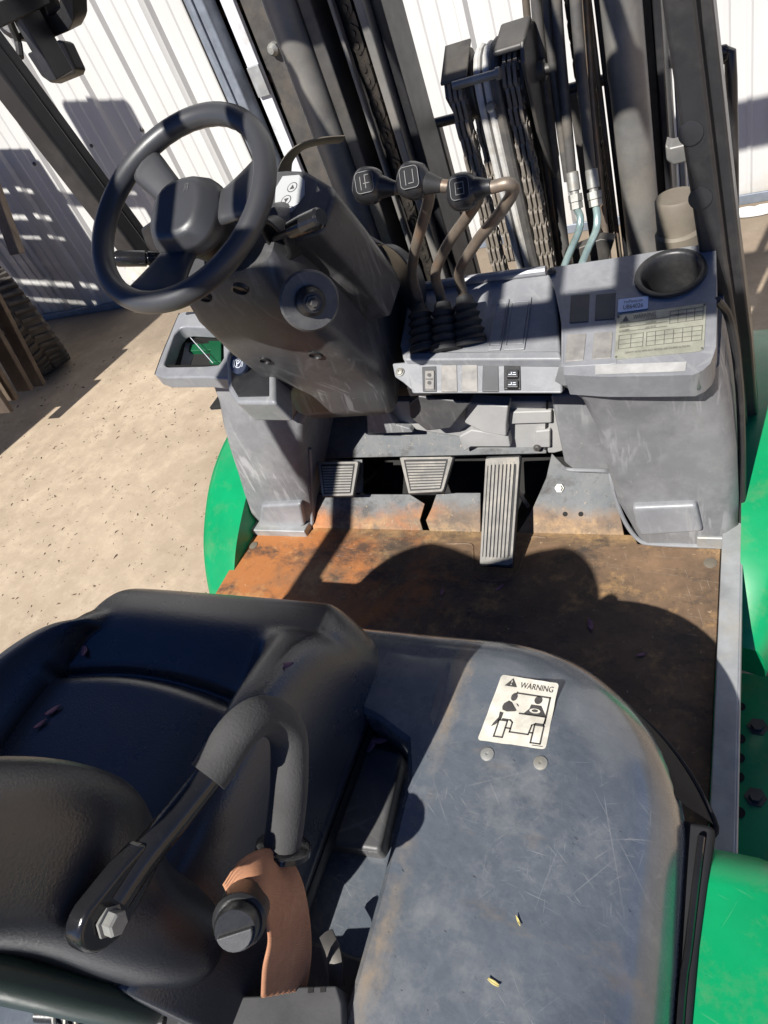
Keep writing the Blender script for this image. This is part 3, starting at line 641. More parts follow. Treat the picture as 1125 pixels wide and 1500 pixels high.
# ------------------------------------------------------------------ pedals
def pedal(name, c, ribs, horiz, dz=.03, arm_to=None):
    qd = Quad(c[0], c[1], c[2], c[3])
    if qd.n.z < 0: qd.n = -qd.n
    e = part(name, prism(BM(), c, qd.n * -.012), 'rubber', .004)
    bm = BM()
    ins = [(.07, .1), (.93, .1), (.93, .9), (.07, .9)]
    for i in range(ribs):
        a = .12 + .76 * i / ribs; b_ = a + .76 / ribs * .62
        r_ = [(.12, a), (.88, a), (.88, b_), (.12, b_)] if horiz else [(a, .06), (b_, .06), (b_, .94), (a, .94)]
        prism(bm, [qd.p(u, v, .0025) for u, v in r_], qd.n * -.004)
    tag(part('pedal_ribs', bm, 'ridge', par=e), kind='stuff')
    bm = BM(); ringprism(bm, [qd.p(u, v, .0018) for u, v in ((0.02, .02), (.98, .02), (.98, .98), (.02, .98))], [qd.p(u, v, .0018) for u, v in ((.09, .085), (.91, .085), (.91, .915), (.09, .915))], qd.n * -.004); part('pedal_rim', bm, 'ridge', .001, par=e)
    if arm_to:
        bm = BM(); cc = qd.p(.5, .5, -.012); tube(bm, [cc, cc.lerp(Vector(arm_to), .4) + Vector((0, 0, -.03)), arm_to], .009, 8, 5); part('pedal_arm', bm, 'blackpaint', par=e)
    return e
def PZ(u, v, z): return P(u, v, z=z)
pedal('inching_pedal', [PZ(472, 728, .745), PZ(518, 727, .745), PZ(527, 675, .79), PZ(464, 676, .79)], 10, True, arm_to=(-.24, 1.12, .66))
pedal('brake_pedal', [PZ(598, 724, .745), PZ(650, 721, .745), PZ(666, 668, .79), PZ(584, 669, .79)], 10, True, arm_to=(-.06, 1.12, .66))
pedal('accelerator_pedal', [PZ(702, 829, .675), PZ(751, 832, .675), PZ(763, 666, .795), PZ(711, 668, .795)], 7, False)
bm = BM(); tube(bm, [TB(770, 742, -.02), P(745, 700, z=.77)], .004, 8); part('accelerator_link', bm, 'zinc')
# ------------------------------------------------------------------ dash
def pl(p0, p1):    # plane normal from a near and a far point, level in x
    d = (Vector(p1) - Vector(p0)); return Vector((0, -d.z, d.y)).normalized()
RP0, RP1 = Vector((0, .85, 1.08)), Vector((0, 1.09, 1.13)); RN = pl(RP0, RP1)
def RPt(u, v, h=0): return H(u, v, RP0 + RN * h, RN)
dash = empty('dashboard'); dash.parent = FK
cupc = RPt(982, 402); cup_r = .0465
outer = [(826, 549), (822, 470), (812, 420), (800, 393), (900, 378), (1042, 356), (1049, 362), (1050, 470), (1049, 510), (1040, 534), (1022, 549), (950, 551), (880, 552)]
bm = BM()
top = [RPt(u, v) for u, v in outer]
ringprism(bm, top, [cupc + X_ * (cup_r * math.cos(t)) + (RP1 - RP0).normalized() * (cup_r * math.sin(t)) for t in [2 * math.pi * i / 40 for i in range(40)]], (0, .012, -.045), 64)
part('console_top', bm, 'dash', .006, par=dash, seg=3)
lipb = [(826, 549), (880, 552), (950, 551), (1022, 549), (1040, 534), (1049, 510), (1050, 470)]
bm = BM(); A = [RPt(u, v, -.004) for u, v in lipb]; B = [p + Vector((0, .006, -.03)) for p in A]; D = [p + Vector((0, .05, -.055)) for p in A]
loft(bm, [A, B, D], False, False); part('console_lip', bm, 'dash', par=dash, ang=50)
u_, v_, a_ = X_, (RP1 - RP0).normalized(), RN
bm = BM(); secs = []
for r, h in ((cup_r + .004, .001), (cup_r + .003, .005), (cup_r - .003, .006), (cup_r - .007, .002), (cup_r - .009, -.02), (cup_r - .016, -.075), (cup_r - .02, -.08)):
    secs.append([cupc + a_ * h + (u_ * math.cos(t) + v_ * math.sin(t)) * r for t in [2 * math.pi * k / 40 for k in range(40)]])
loft(bm, secs, False); bm.faces.new([bm.verts.new(p) for p in secs[-1]]); part('cup_holder', bm, 'black', par=dash, ang=60)
# four blank switch caps, plate and sticker
def blank(c4, m, h=.0012, f=RPt, par=dash, name='switch_blank', th=.004):
    bm = BM(); prism(bm, [f(u, v, h) for u, v in c4], (0, 0, -th)); return part(name, bm, m, .0012, par=par)
blank(((836, 432), (864, 430), (862, 471), (834, 473)), 'blankdark'); blank(((873, 431), (903, 428), (900, 467), (871, 469)), 'blankdark')
blank(((831, 489), (859, 488), (855, 527), (828, 529)), 'blank'); blank(((870, 487), (898, 485), (895, 524), (867, 526)), 'blank')
bm = BM(); ringprism(bm, [RPt(u, v, .0008) for u, v in ((823, 425), (906, 420), (903, 533), (822, 537))], [RPt(u, v, .0008) for u, v in ((827, 429), (902, 424), (899, 529), (826, 533))], (0, 0, -.002)); part('switch_bezel', bm, 'dash', .0008, par=dash)
q = Quad(RPt(900, 527, .001), RPt(1031, 514, .001), RPt(1035, 444, .001), RPt(904, 463, .001))
bm = BM(); prism(bm, [q.p(u, v, .0006) for u, v in rrect(.5, .5, 1, 1, .06, 4)], q.n * -.001); part('data_plate', bm, 'plate', par=dash)
bm = BM(); h = .0012
q.poly(bm, [(.07, .85), (.14, .85), (.105, .97)], h); q.text(bm, 'WARNING', .19, .86, .45, .96, h)
for v in (.8, .7, .6): q.line(bm, [(.04, v), (.6 if v > .7 else .58, v)], .012, h)
for i in range(7): q.text(bm, ('MODEL', 'SERIAL NO.', 'ATTACHMENT')[i % 3] if i < 3 else 'LOAD CENTER', .04 + .3 * (i // 3), .81 - .1 * (i % 3), .16 + .3 * (i // 3), .85 - .1 * (i % 3), h)
for v in (.92, .83, .74, .65): q.line(bm, [(.61, v), (.97, v)], .01, h)
for u in (.61, .7, .79, .88, .97): q.line(bm, [(u, .92), (u, .65)], .01, h)
for v in (.52, .42, .32, .22): q.line(bm, [(.04, v), (.32, v)], .01, h); q.line(bm, [(.36, v), (.97, v)], .01, h)
for u in (.04, .18, .32, .36, .46, .56, .66, .76, .86, .97): q.line(bm, [(u, .52), (u, .22)], .01, h)
q.text(bm, 'CAPACITY RATED WITH MAST VERTICAL AND EQUIPPED AS SHOWN', .12, .09, .85, .14, h)
for u, v in ((.02, .96), (.98, .96), (.98, .05), (.02, .05)): q.disc(bm, u, v, .014, .025, h, 10)
part('plate_print', bm, 'plateink', par=dash)
q = Quad(RPt(905, 458, .001), RPt(949, 452, .001), RPt(950, 434, .001), RPt(906, 439, .001))
bm = BM(); prism(bm, [q.p(u, v, .0008) for u, v in rrect(.5, .5, 1, 1, .06, 3)], q.n * -.001); part('number_sticker', bm, 'stick', par=dash)
bm = BM(); q.text(bm, 'IronPlanet.com', .2, .62, .82, .84, .0012); q.text(bm, 'U864026', .18, .14, .84, .48, .0012); part('sticker_print', bm, 'ink', par=dash)
q = Quad(RPt(872, 549, .001), RPt(1004, 544, .001), RPt(1006, 530, .001), RPt(872, 535, .001)); bm = BM(); q.rect(bm, 0, 0, 1, 1, .0004); part('faded_label', bm, 'fade', par=dash)
# centre dash, stepped: flat with two raised bars, a ledge and the switch row
S0, S1 = Vector((0, .90, 1.03)), Vector((0, .957, 1.07)); SN = pl(S0, S1)
T0, T1 = Vector((0, .957, 1.07)), Vector((0, 1.11, 1.118)); TN = pl(T0, T1)
def SW(u, v, h=0): return H(u, v, S0 + SN * h, SN)
def TP(u, v, h=0): return H(u, v, T0 + TN * h, TN)
bm = BM(); prism(bm, [SW(u, v) for u, v in ((603, 577), (596, 545), (590, 526), (800, 523), (822, 526), (824, 577), (790, 577))], (0, .03, -.012)); part('switch_face', bm, 'dash', .004, par=dash)
bm = BM(); prism(bm, [TP(u, v) for u, v in ((590, 527), (585, 505), (600, 425), (640, 412), (700, 404), (802, 392), (815, 430), (822, 526))], (0, .01, -.03)); part('centre_panel', bm, 'dash', .005, par=dash)
bm = BM(); prism(bm, [TP(u, v, .006) for u, v in ((592, 527), (596, 515), (820, 513), (823, 526))], (0, .004, -.02)); part('panel_ledge', bm, 'dash', .004, par=dash)
bm = BM(); tube(bm, [TP(618, 420, .004), TP(700, 408, .006), TP(800, 396, .006)], .008, 10); part('panel_edge', bm, 'dash', par=dash)
for c4 in (((714, 513), (733, 512), (746, 437), (727, 438)), ((738, 512), (768, 511), (779, 434), (749, 436))):
    bm = BM(); ringprism(bm, [TP(u, v, .0035) for u, v in c4], [TP(*(Vector(c4[i]) * .82 + Vector((sum(c[0] for c in c4) / 4, sum(c[1] for c in c4) / 4)) * .18), .0035) for i in range(4)], (0, 0, -.006)); part('raised_bar_frame', bm, 'dash', .001, par=dash)
    bm = BM(); prism(bm, [TP(*(Vector(c4[i]) * .8 + Vector((sum(c[0] for c in c4) / 4, sum(c[1] for c in c4) / 4)) * .2), .0015) for i in range(4)], (0, 0, -.004)); part('raised_bar', bm, 'dash', .001, par=dash)
blank(((619, 573), (640, 573), (639, 536), (618, 537)), 'blankdark', .0012, SW); blank(((646, 573), (670, 573), (669, 534), (646, 535)), 'blank', .0016, SW); blank(((676, 573), (700, 573), (699, 534), (676, 534)), 'blank', .0016, SW)
blank(((706, 573), (731, 573), (730, 533), (707, 534)), 'blankdark', .0012, SW); blank(((738, 570), (763, 570), (762, 534), (738, 534)), 'black', .002, SW)
bm = BM(); prism(bm, [SW(u, v, .005) for u, v in ((622, 569), (636, 569), (636, 542), (622, 542))], (0, 0, -.008)); rk = part('rocker_switch', bm, 'blank', .002, par=dash)
q = Quad(SW(622, 569, .0052), SW(636, 569, .0052), SW(636, 542, .0052), SW(622, 542, .0052)); bm = BM(); q.disc(bm, .5, .72, .2, .1, .001); q.disc(bm, .5, .3, .2, .1, .001); q.line(bm, [(.2, .5), (.8, .5)], .06, .001); part('switch_symbol', bm, 'ink', par=dash)
for y0, tx in ((547, '2.0'), (562, '2.0')):
    bm = BM(); prism(bm, [SW(u, v, .006) for u, v in ((742, y0 + 5), (759, y0 + 5), (759, y0 - 6), (742, y0 - 6))], (0, 0, -.007)); part('rocker_switch', bm, 'black', .0015, par=dash)
    q = Quad(SW(744, y0 + 4, .0064), SW(757, y0 + 4, .0064), SW(757, y0 - 4, .0064), SW(744, y0 - 4, .0064)); bm = BM(); q.line(bm, [(.1, .3), (.4, .3), (.4, .7)], .12, .0006); q.line(bm, [(.55, .3), (.9, .3)], .12, .0006); q.line(bm, [(.6, .65), (.85, .65)], .12, .0006); part('switch_symbol', bm, 'white', par=dash)
def screw(p, n, r=.007, m='zinc', par=dash): 
    return part('screw', lathe(BM(), p, n, [(r * 1.25, 0), (r * 1.25, .001), (r, .0012), (r, .004), (r * .6, .0052), (r * .3, .0052), (r * .25, .003), (0, .003)], 14), m, par=par)
bm = BM(); prism(bm, [SW(u, v, .0) for u, v in ((574, 532), (598, 530), (604, 572), (590, 560), (578, 552))], (0, .02, -.02)); part('screw_tab', bm, 'dash', .003, par=dash)
screw(SW(586, 545, .002), SN, .006); screw(RPt(808, 399, .001), RN, .006, 'steel')
# behind-dash bulkhead and firewall so nothing shows through
bm = BM(); prism(bm, [(-.5, 1.13, .64), (.52, 1.13, .64), (.52, 1.10, 1.10), (-.5, 1.10, 1.06)], (0, .02, 0)); part('bulkhead', bm, 'black', .002)
bm = BM(); prism(bm, [(0.28, .93, 1.02), (.52, .93, 1.02), (.52, 1.09, 1.02), (.0, 1.09, 1.02), (0, .96, 1.0)], (0, 0, -.02)); part('console_underside', bm, 'black', .002, par=dash)
# kick panels below the switch row
def KP(u, v, y=1.05): return P(u, v, y=y)
kick = part('kick_panel', prism(BM(), [KP(u, v) for u, v in ((540, 606), (560, 588), (830, 588), (828, 660), (812, 664), (765, 664), (758, 660), (680, 662), (672, 640), (646, 636), (610, 630), (600, 622), (545, 622))], (0, .02, 0)), 'low', .003)
part('kick_block', prism(BM(), [KP(u, v, 1.022) for u, v in ((683, 590), (745, 595), (742, 622), (742, 640), (708, 634), (680, 620))], (0, .03, 0)), 'low', .004, par=kick)
part('kick_step', prism(BM(), [KP(u, v, 1.03) for u, v in ((672, 640), (690, 630), (745, 638), (748, 655), (690, 655), (680, 662))], (0, .025, 0)), 'low', .003, par=kick)
part('kick_ledge', prism(BM(), [KP(u, v, 1.04) for u, v in ((745, 604), (808, 602), (808, 620), (745, 622))], (0, .015, 0)), 'low', .003, par=kick)
part('kick_ledge', prism(BM(), [KP(u, v, 1.04) for u, v in ((784, 632), (806, 630), (806, 656), (784, 656))], (0, .012, 0)), 'low', .003, par=kick)
part('kick_wedge', prism(BM(), [KP(u, v, 1.0) for u, v in ((598, 592), (612, 580), (690, 590), (660, 628), (625, 632), (600, 612))], (0, .05, 0)), 'cowl', .004, par=kick)
part('kick_flange', prism(BM(), [KP(u, v, 1.035) for u, v in ((536, 600), (560, 590), (580, 622), (600, 628), (605, 634), (538, 636))], (0, .02, 0)), 'leg', .003, par=kick)
screw(KP(787, 656, 1.038), (0, -1, .2), .006, 'steel', kick)
part('panel_gap', prism(BM(), [KP(u, v, 1.045) for u, v in ((800, 588), (803, 588), (800, 664), (797, 664))], (0, .003, 0)), 'inside', par=kick)
# legs of the dash on either side of the footwell
def leg(name, lv, m='leg', par=None, bev=.014):
    bm = BM(); secs = []
    for z, x0, x1, y0, y1 in lv: secs.append([Vector((x0, y1, z)), Vector((x0, y0 + .012, z)), Vector((x0 + .015 * (1 if x1 > x0 else -1), y0, z)), Vector((x1 - .02 * (1 if x1 > x0 else -1), y0, z)), Vector((x1, y0 + .02, z)), Vector((x1, y1, z))])
    loft(bm, secs); return part(name, bm, m, ang=50, par=par)
rl = leg('right_dash_leg', [(.652, .373, .533, .905, 1.12), (.66, .372, .535, .904, 1.12), (.75, .345, .536, .908, 1.12), (.85, .336, .534, .905, 1.12), (.94, .332, .528, .895, 1.12), (1.0, .322, .522, .885, 1.12), (1.03, .305, .518, .875, 1.12), (1.05, .29, .514, .868, 1.12)])
part('leg_step', prism(BM(), [P(u, v, y=.895) for u, v in ((925, 744), (1020, 740), (1030, 780), (938, 786), (930, 770))], (0, .02, 0)), 'dash', .007, par=rl, seg=3)
bm = BM(); tube(bm, [P(824, 684, y=1.0), P(836, 688, y=1.0), P(886, 690, y=.985), (.335, .935, .80), (.34, .922, .76), (.352, .915, .70), (.372, .912, .656), (.40, .905, .654), (.50, .903, .654)], .004, 8, 4); part('leg_flange', bm, 'dash', par=rl)
part('leg_side_trim', prism(BM(), [P(u, v, y=1.0) for u, v in ((806, 580), (880, 575), (895, 620), (898, 690), (838, 688), (826, 678))], (0, .02, 0)), 'leg', .006, par=rl)
bm = BM(); tube(bm, [(.54, .93, .66), (.541, .95, .8), (.537, .97, .95), (.525, .98, 1.06), RPt(1050, 440)], .006, 8, 4); part('leg_edge_trim', bm, 'black', par=rl)
ll = leg('left_dash_leg', [(.652, -.345, -.528, .93, 1.12), (.70, -.335, -.515, .927, 1.12), (.80, -.30, -.487, .93, 1.12), (.88, -.27, -.465, .93, 1.12), (.95, -.235, -.446, .935, 1.12), (1.0, -.20, -.432, .945, 1.12), (1.05, -.19, -.43, .955, 1.12)])
part('leg_step', prism(BM(), [P(u, v, y=.915) for u, v in ((382, 741), (440, 738), (446, 770), (434, 779), (378, 773))], (0, .02, 0)), 'dash', .007, par=ll, seg=3)
bm = BM(); tube(bm, [(-.52, .925, .654), (-.40, .925, .654), (-.352, .932, .655), (-.338, .945, .70), (-.318, .955, .75), (-.298, .96, .80), (-.275, .965, .86)], .0045, 8, 4); part('leg_flange', bm, 'dash', par=ll)
# left tray
LP0, LP1 = Vector((0, .925, 1.108)), Vector((0, 1.10, 1.14)); LN = pl(LP0, LP1)
def LT(u, v, h=0): return H(u, v, LP0 + LN * h, LN)
bm = BM(); ringprism(bm, [LT(u, v) for u, v in ((226, 548), (236, 520), (262, 458), (268, 456), (345, 452), (352, 470), (348, 556), (300, 552), (240, 553))], [LT(u, v) for u, v in ((240, 533), (243, 524), (255, 490), (263, 480), (272, 478), (318, 480), (326, 486), (327, 524), (320, 534), (300, 536), (245, 537))], (0, .004, -.03), 72); tray = part('left_tray', bm, 'dash', .004, seg=3)
A = [LT(u, v, -.003) for u, v in ((352, 470), (348, 556), (300, 552), (240, 553), (226, 548), (236, 520), (262, 458))]
bm = BM(); loft(bm, [A, [p + Vector((.004, .008, -.028)) for p in A], [p + Vector((.03, .03, -.045)) for p in A]], False, False); part('tray_skirt', bm, 'dash', par=tray, ang=50)
bm = BM(); B = [LT(u, v, -.004) for u, v in ((238, 535), (255, 484), (263, 478), (320, 478), (328, 486), (328, 534))]; B2 = [p + Vector((0.01, .006, -.05)) for p in B]; loft(bm, [B, B2], False); bm.faces.new([bm.verts.new(p + Vector((0, 0, .001))) for p in B2]); part('tray_wall', bm, 'inside', par=tray)
bm = BM(); box(bm, (-.40, 1.06, .99), (.05, .1, .03)); part('inner_frame', bm, 'green', .002, par=tray)
bm = BM(); tube(bm, [LT(275, 490, -.03), LT(312, 532, -.03)], .0007, 6); part('tray_light_streak', bm, 'white', par=tray)  # thin white rod drawn in place of a light streak
bm = BM(); box(bm, (-.425, 1.05, .97), (.12, .14, .008)); part('tray_floor', bm, 'inside', .002, par=tray); bm = BM(); prism(bm, [LT(u, v, -.044) for u, v in ((300, 484), (324, 486), (324, 530), (306, 530), (308, 512), (276, 514), (276, 504), (306, 502))], (0, 0, -.012)); part('inner_bracket', bm, 'dgreen', .002, par=tray)
# parking brake switch housing
pb = part('parking_brake_housing', prism(BM(), [LT(u, v, .004) for u, v in ((329, 512), (345, 497), (362, 500), (402, 545), (404, 590), (345, 590), (332, 570))], (0, .02, -.06)), 'dash', .008, seg=3)
part('housing_recess', prism(BM(), [LT(u, v, .0052) for u, v in ((337, 516), (348, 505), (360, 507), (394, 546), (394, 580), (349, 581), (339, 564))], (0, 0, -.002)), 'black', .001, par=pb)
part('housing_lower', prism(BM(), [P(u, v, y=.935) for u, v in ((344, 588), (405, 560), (440, 598), (428, 618), (396, 608), (372, 606))], (0, .05, -.0)), 'cowl', .006, par=pb)
part('latch', prism(BM(), [P(u, v, y=.93) for u, v in ((385, 565), (398, 556), (402, 570), (390, 578))], (0, .02, 0)), 'cowl', .003, par=pb); screw(P(367, 592, y=.933), (0, -1, .3), .006, 'steel', pb)
kn = LT(352, 533, .016); ax = Vector((-.05, -.75, .75)).normalized()
kb = part('parking_brake_knob', lathe(BM(), kn - ax * .03, ax, [(.016, 0), (.016, .015), (.021, .017), (.0215, .032), (.019, .036), (0, .036)], 28), simple('knob_navy', (.012, .02, .045), .35))
u_ = X_; v_ = ax.cross(u_).normalized(); kc = kn + ax * .006; q = Quad(kc - u_ * .013 - v_ * .013, kc + u_ * .013 - v_ * .013, kc + u_ * .013 + v_ * .013, kc - u_ * .013 + v_ * .013)
bm = BM(); q.text(bm, 'P', .38, .28, .66, .72, .0008); C0 = [(.5 + .3 * math.cos(R(a)), .5 + .3 * math.sin(R(a))) for a in range(0, 360, 15)]; q.line(bm, C0, .045, .0008, True)
for s0 in (-35, 145): q.line(bm, [(.5 + .42 * math.cos(R(s0 + a)), .5 + .42 * math.sin(R(s0 + a))) for a in range(0, 71, 10)], .045, .0008)
part('parking_symbol', bm, 'white', par=kb)
# ------------------------------------------------------------------ steering column and wheel
WC = Vector((-.118, .778, 1.45)); TL = 30; AX = Vector((0, math.sin(R(TL)), -math.cos(R(TL)))); VF = Vector((0, -math.cos(R(TL)), -math.sin(R(TL))))
def csec(s_, xl, xr, df, db, r=.024, k=4):
    out = []
    for px, py in rrect((xl + xr) / 2, (df - db) / 2, xr - xl, df + db, r, k): out.append(Vector((px, WC.y, WC.z)) + AX * s_ + VF * py)
    return out
bm = BM()
loft(bm, [csec(.10, -.20, -.035, .04, .06, .03), csec(.125, -.212, -.028, .062, .08), csec(.17, -.222, -.02, .075, .10), csec(.27, -.233, -.012, .083, .12), csec(.38, -.238, -.014, .085, .12), csec(.44, -.236, -.018, .088, .12), csec(.47, -.232, -.022, .108, .12), csec(.505, -.226, -.028, .106, .12), csec(.525, -.205, -.05, .088, .11)])
colm = part('steering_column', bm, 'cowl', ang=40)
def CF(u, v, h=0): return H(u, v, WC + VF * (.084 + h), VF)
for u, v, r in ((352, 424, .012), (462, 520, .012), (300, 436, .010), (388, 528, .010)):
    o = CF(u, v); part('cover_hole', lathe(BM(), o - VF * .004, VF, [(r, 0), (r, .0055), (r * .85, .0065), (r * .8, .003), (0, .003)], 20), 'black', par=colm)
KA = Vector((.62, -.70, .25)).normalized(); o = CF(452, 440) + KA * .012; part('knob_disc', lathe(BM(), o - KA * .03, KA, [(.02, 0), (.040, .018), (.041, .026), (.038, .030), (0, .030)], 36), 'cowl', par=colm)
part('tilt_knob', lathe(BM(), o, KA, [(.021, 0), (.02, .008), (.018, .012), (.014, .017), (.013, .024), (0, .024)], 28), 'black', par=colm)
part('tilt_bolt', lathe(BM(), o + KA * .02, KA, [(.010, 0), (.010, .008), (.006, .008), (.0058, .016), (.004, .0175), (0, .0175)], 6), 'steel', par=colm)
# display housing
HP = Vector((-.05, .925, 1.392)); HN = Vector((0, -.42, .908)).normalized()
def HT(u, v, h=0): return H(u, v, HP + HN * h, HN)
hous = [(330, 300), (372, 252), (418, 247), (446, 248), (484, 270), (490, 285), (470, 340), (425, 352), (380, 345)]
bm = BM(); A = [HT(u, v) for u, v in hous]; loft(bm, [A, [p + Vector((.0, .05, -.09)) for p in A], [p + Vector((.002, .10, -.20)) for p in A]]); part('display_housing', bm, 'cowl', .008, par=colm, seg=3)
bm = BM(); prism(bm, [HT(u, v, .0008) for u, v in ((402, 310), (404, 275), (414, 258), (438, 256), (446, 264), (446, 285), (428, 310), (416, 318))], HN * -.001); part('button_panel', bm, 'btn', par=colm)
for u, v in ((428, 274), (419, 293), (425, 307)):
    for hh, r1, mm, nm in ((.0012, .0085, 'ink', 'button_outline'), (.0016, .0072, 'btn', 'button')):
        bm = BM(); c0 = HT(u, v, hh); rr = r1 if v < 300 else r1 * .7
        prism(bm, [c0 + X_ * (rr * math.cos(t)) + HN.cross(X_) * (rr * math.sin(t)) for t in [R(15 * i) for i in range(24)]], HN * -.0004); part(nm, bm, mm, par=colm)
bm = BM()
for u, v, s_ in ((428, 274, 1), (419, 293, -1)):
    c0 = HT(u, v, .002); d_ = HN.cross(X_)
    sheet(bm, [c0 + X_ * -.004 - d_ * .003 * s_, c0 + X_ * .004 - d_ * .003 * s_, c0 + d_ * .0045 * s_][::s_])
part('arrow_print', bm, 'ink', par=colm)
# key slot with lever on the right of the column
o = P(403, 352, y=.82); ring = [o + Vector((.016 * math.cos(t) - .006 * math.sin(t), .0, 0)) + Vector((.006 * math.sin(t), -.02 * math.sin(t) * .4, .036 * math.sin(t))) for t in [R(15 * i) for i in range(24)]]
bm = BM(); ringprism(bm, ring, [o + (p - o) * .72 for p in ring], (0, .03, -.01), 32); part('lever_slot', bm, 'black', .002, par=colm)
bm = BM(); prism(bm, [o + (p - o) * .74 + Vector((0, .012, 0)) for p in ring], (0, .012, 0)); part('slot_opening', bm, 'inside', par=colm)
a0, a1, a2 = P(402, 348, y=.83), P(428, 337, y=.80), P(474, 316, y=.79)
d_ = (a2 - a1).normalized()
bm = BM(); tube(bm, [a0, a1], .0055, 10); part('turn_lever_rod', bm, 'black', par=colm)
bm = BM(); lathe(bm, a1 - d_ * .004, d_, [(0, 0), (.008, 0), (.012, .004), (.013, .03), (.013, (a2 - a1).length - .004), (.010, (a2 - a1).length), (0, (a2 - a1).length)], 18); part('turn_lever_grip', bm, 'gloss', par=colm)
# direction lever on the left of the column
a0, a1, a2 = P(246, 379, y=.86), P(232, 379, y=.83), P(168, 379, y=.80); d_ = (a2 - a1).normalized(); L_ = (a2 - a1).length
bm = BM(); tube(bm, [a0, a1], .004, 10); part('direction_lever_rod', bm, 'zinc', par=colm)
bm = BM(); lathe(bm, a1 - d_ * .004, d_, [(0, 0), (.0105, 0), (.0115, .004), (.0115, .018), (.0095, .019), (.0095, .021), (.0115, .022), (.0118, L_), (.0095, L_ + .004), (0, L_ + .004)], 20); part('direction_lever_grip', bm, 'gloss', par=colm)
bm = BM(); prism(bm, [P(u, v, y=.90) for u, v in ((204, 335), (222, 322), (240, 330), (250, 380), (238, 390), (212, 360))], (0, .05, -.02)); part('lever_bracket', bm, 'black', .005, par=colm)
bm = BM(); prism(bm, [P(u, v, y=.95) for u, v in ((184, 393), (228, 384), (240, 395), (210, 410), (186, 410))], (0, .004, 0)); part('lever_label', bm, 'lbl', par=colm)
# right seam and screws on the column flank
screw(P(508, 368, y=.99), (1, -.3, .3), .0055, 'zinc', colm)
bm = BM(); tube(bm, [P(462, 352, y=.90), P(486, 300, y=.93)], .0014, 6); tube(bm, [P(432, 335, y=.88), P(450, 368, y=.90), P(466, 350, y=.91)], .0014, 6); tube(bm, [P(466, 350, y=.91), P(500, 395, y=.94), P(512, 420, y=.96)], .0014, 6); part('cover_seam', bm, 'inside', par=colm)
# curved side cover between the column and the lever boots
bm = BM(); A = [(522, 372), (545, 352), (566, 356), (600, 385), (612, 430), (600, 530), (582, 556)]
a = [P(u, v, y=1.04) for u, v in A]; b_ = [p + Vector((.03, -.045, -.035)) for p in a]
loft(bm, [[p + Vector((-.06, .06, .0)) for p in a], a, [p + Vector((.004, -.004, -.002)) for p in a], [p + Vector((.006, .03, -.02)) for p in a]], False, False); part('column_side_cover', bm, 'cowl', sub=2)
# the wheel
SWH = empty('steering_wheel'); SWH.parent = FK
NW = -AX; e1 = Vector((1, 0, 0)); e2 = NW.cross(e1)
def WP(r, a, h=0): return WC + e1 * (r * math.cos(R(a))) + e2 * (r * math.sin(R(a))) + NW * h
bm = BM(); RW = .1365; rt_ = .0145
secs = []
for k in range(72):
    a = 360 * k / 72; c0 = WP(RW, a); rd = (c0 - WC).normalized(); sc_ = 1 + .06 * max(0, math.cos(R(a * 36))) * (1 if 20 < a < 160 else .3)
    secs.append([c0 + rd * (rt_ * math.cos(t) * (sc_ if math.cos(t) < 0 else 1)) + NW * (rt_ * 1.05 * math.sin(t)) for t in [2 * math.pi * i / 16 for i in range(16)]])
secs.append(secs[0]); loft(bm, secs, False); bmesh.ops.remove_doubles(bm, verts=bm.verts[:], dist=.0002); part('rim', bm, 'wheel', par=SWH, ang=60)
def spoke(a, w0, w1):
    bm = BM(); secs = []
    for t in (0, .2, .5, .8, 1):
        r = .03 + (RW - .034) * t; wd = w0 + (w1 - w0) * t ** 2; h = -.028 + .026 * t; c0 = WP(r, a, h); rd = (WP(1, a) - WC).normalized(); sd_ = NW.cross(rd)
        secs.append([c0 + sd_ * (wd * x) + NW * (.010 * y) for x, y in ((1, -.6), (.92, .3), (.6, .8), (-.6, .8), (-.92, .3), (-1, -.6), (-.7, -1), (.7, -1))])
    loft(bm, secs); return part('spoke', bm, 'wheel', par=SWH, sub=1)
spoke(135, .021, .03); spoke(5, .026, .055); spoke(258, .03, .062)
bm = BM()
def hub(h, sx, sy, k=24): return [WC + NW * h + e1 * (sx * math.copysign(abs(math.cos(t)) ** .75, math.cos(t))) + e2 * (sy * math.copysign(abs(math.sin(t)) ** .75, math.sin(t)) - .004) for t in [2 * math.pi * i / k for i in range(k)]]
loft(bm, [hub(-.04, .05, .05), hub(-.03, .056, .056), hub(-.014, .055, .055), hub(.004, .044, .045), hub(.009, .037, .038)]); hb = part('hub_cap', bm, 'wheel', .004, par=SWH, ang=25)
part('hub_shaft', lathe(BM(), WC + NW * -.13, NW, [(.03, 0), (.034, .05), (.045, .09)], 20), 'black', par=SWH)
q = Quad(WC + NW * .0095 + e1 * .012 + e2 * .014, WC + NW * .0095 + e1 * .020 + e2 * .014, WC + NW * .0095 + e1 * .020 + e2 * .024, WC + NW * .0095 + e1 * .012 + e2 * .024)
bm = BM(); q.line(bm, [(.85, 0), (.85, 1), (.3, 1), (.2, .75), (.35, .5), (.85, .5)], .1, .0004); q.line(bm, [(.5, .5), (.1, 0)], .1, .0004); part('hub_emblem', bm, 'emb', par=SWH)
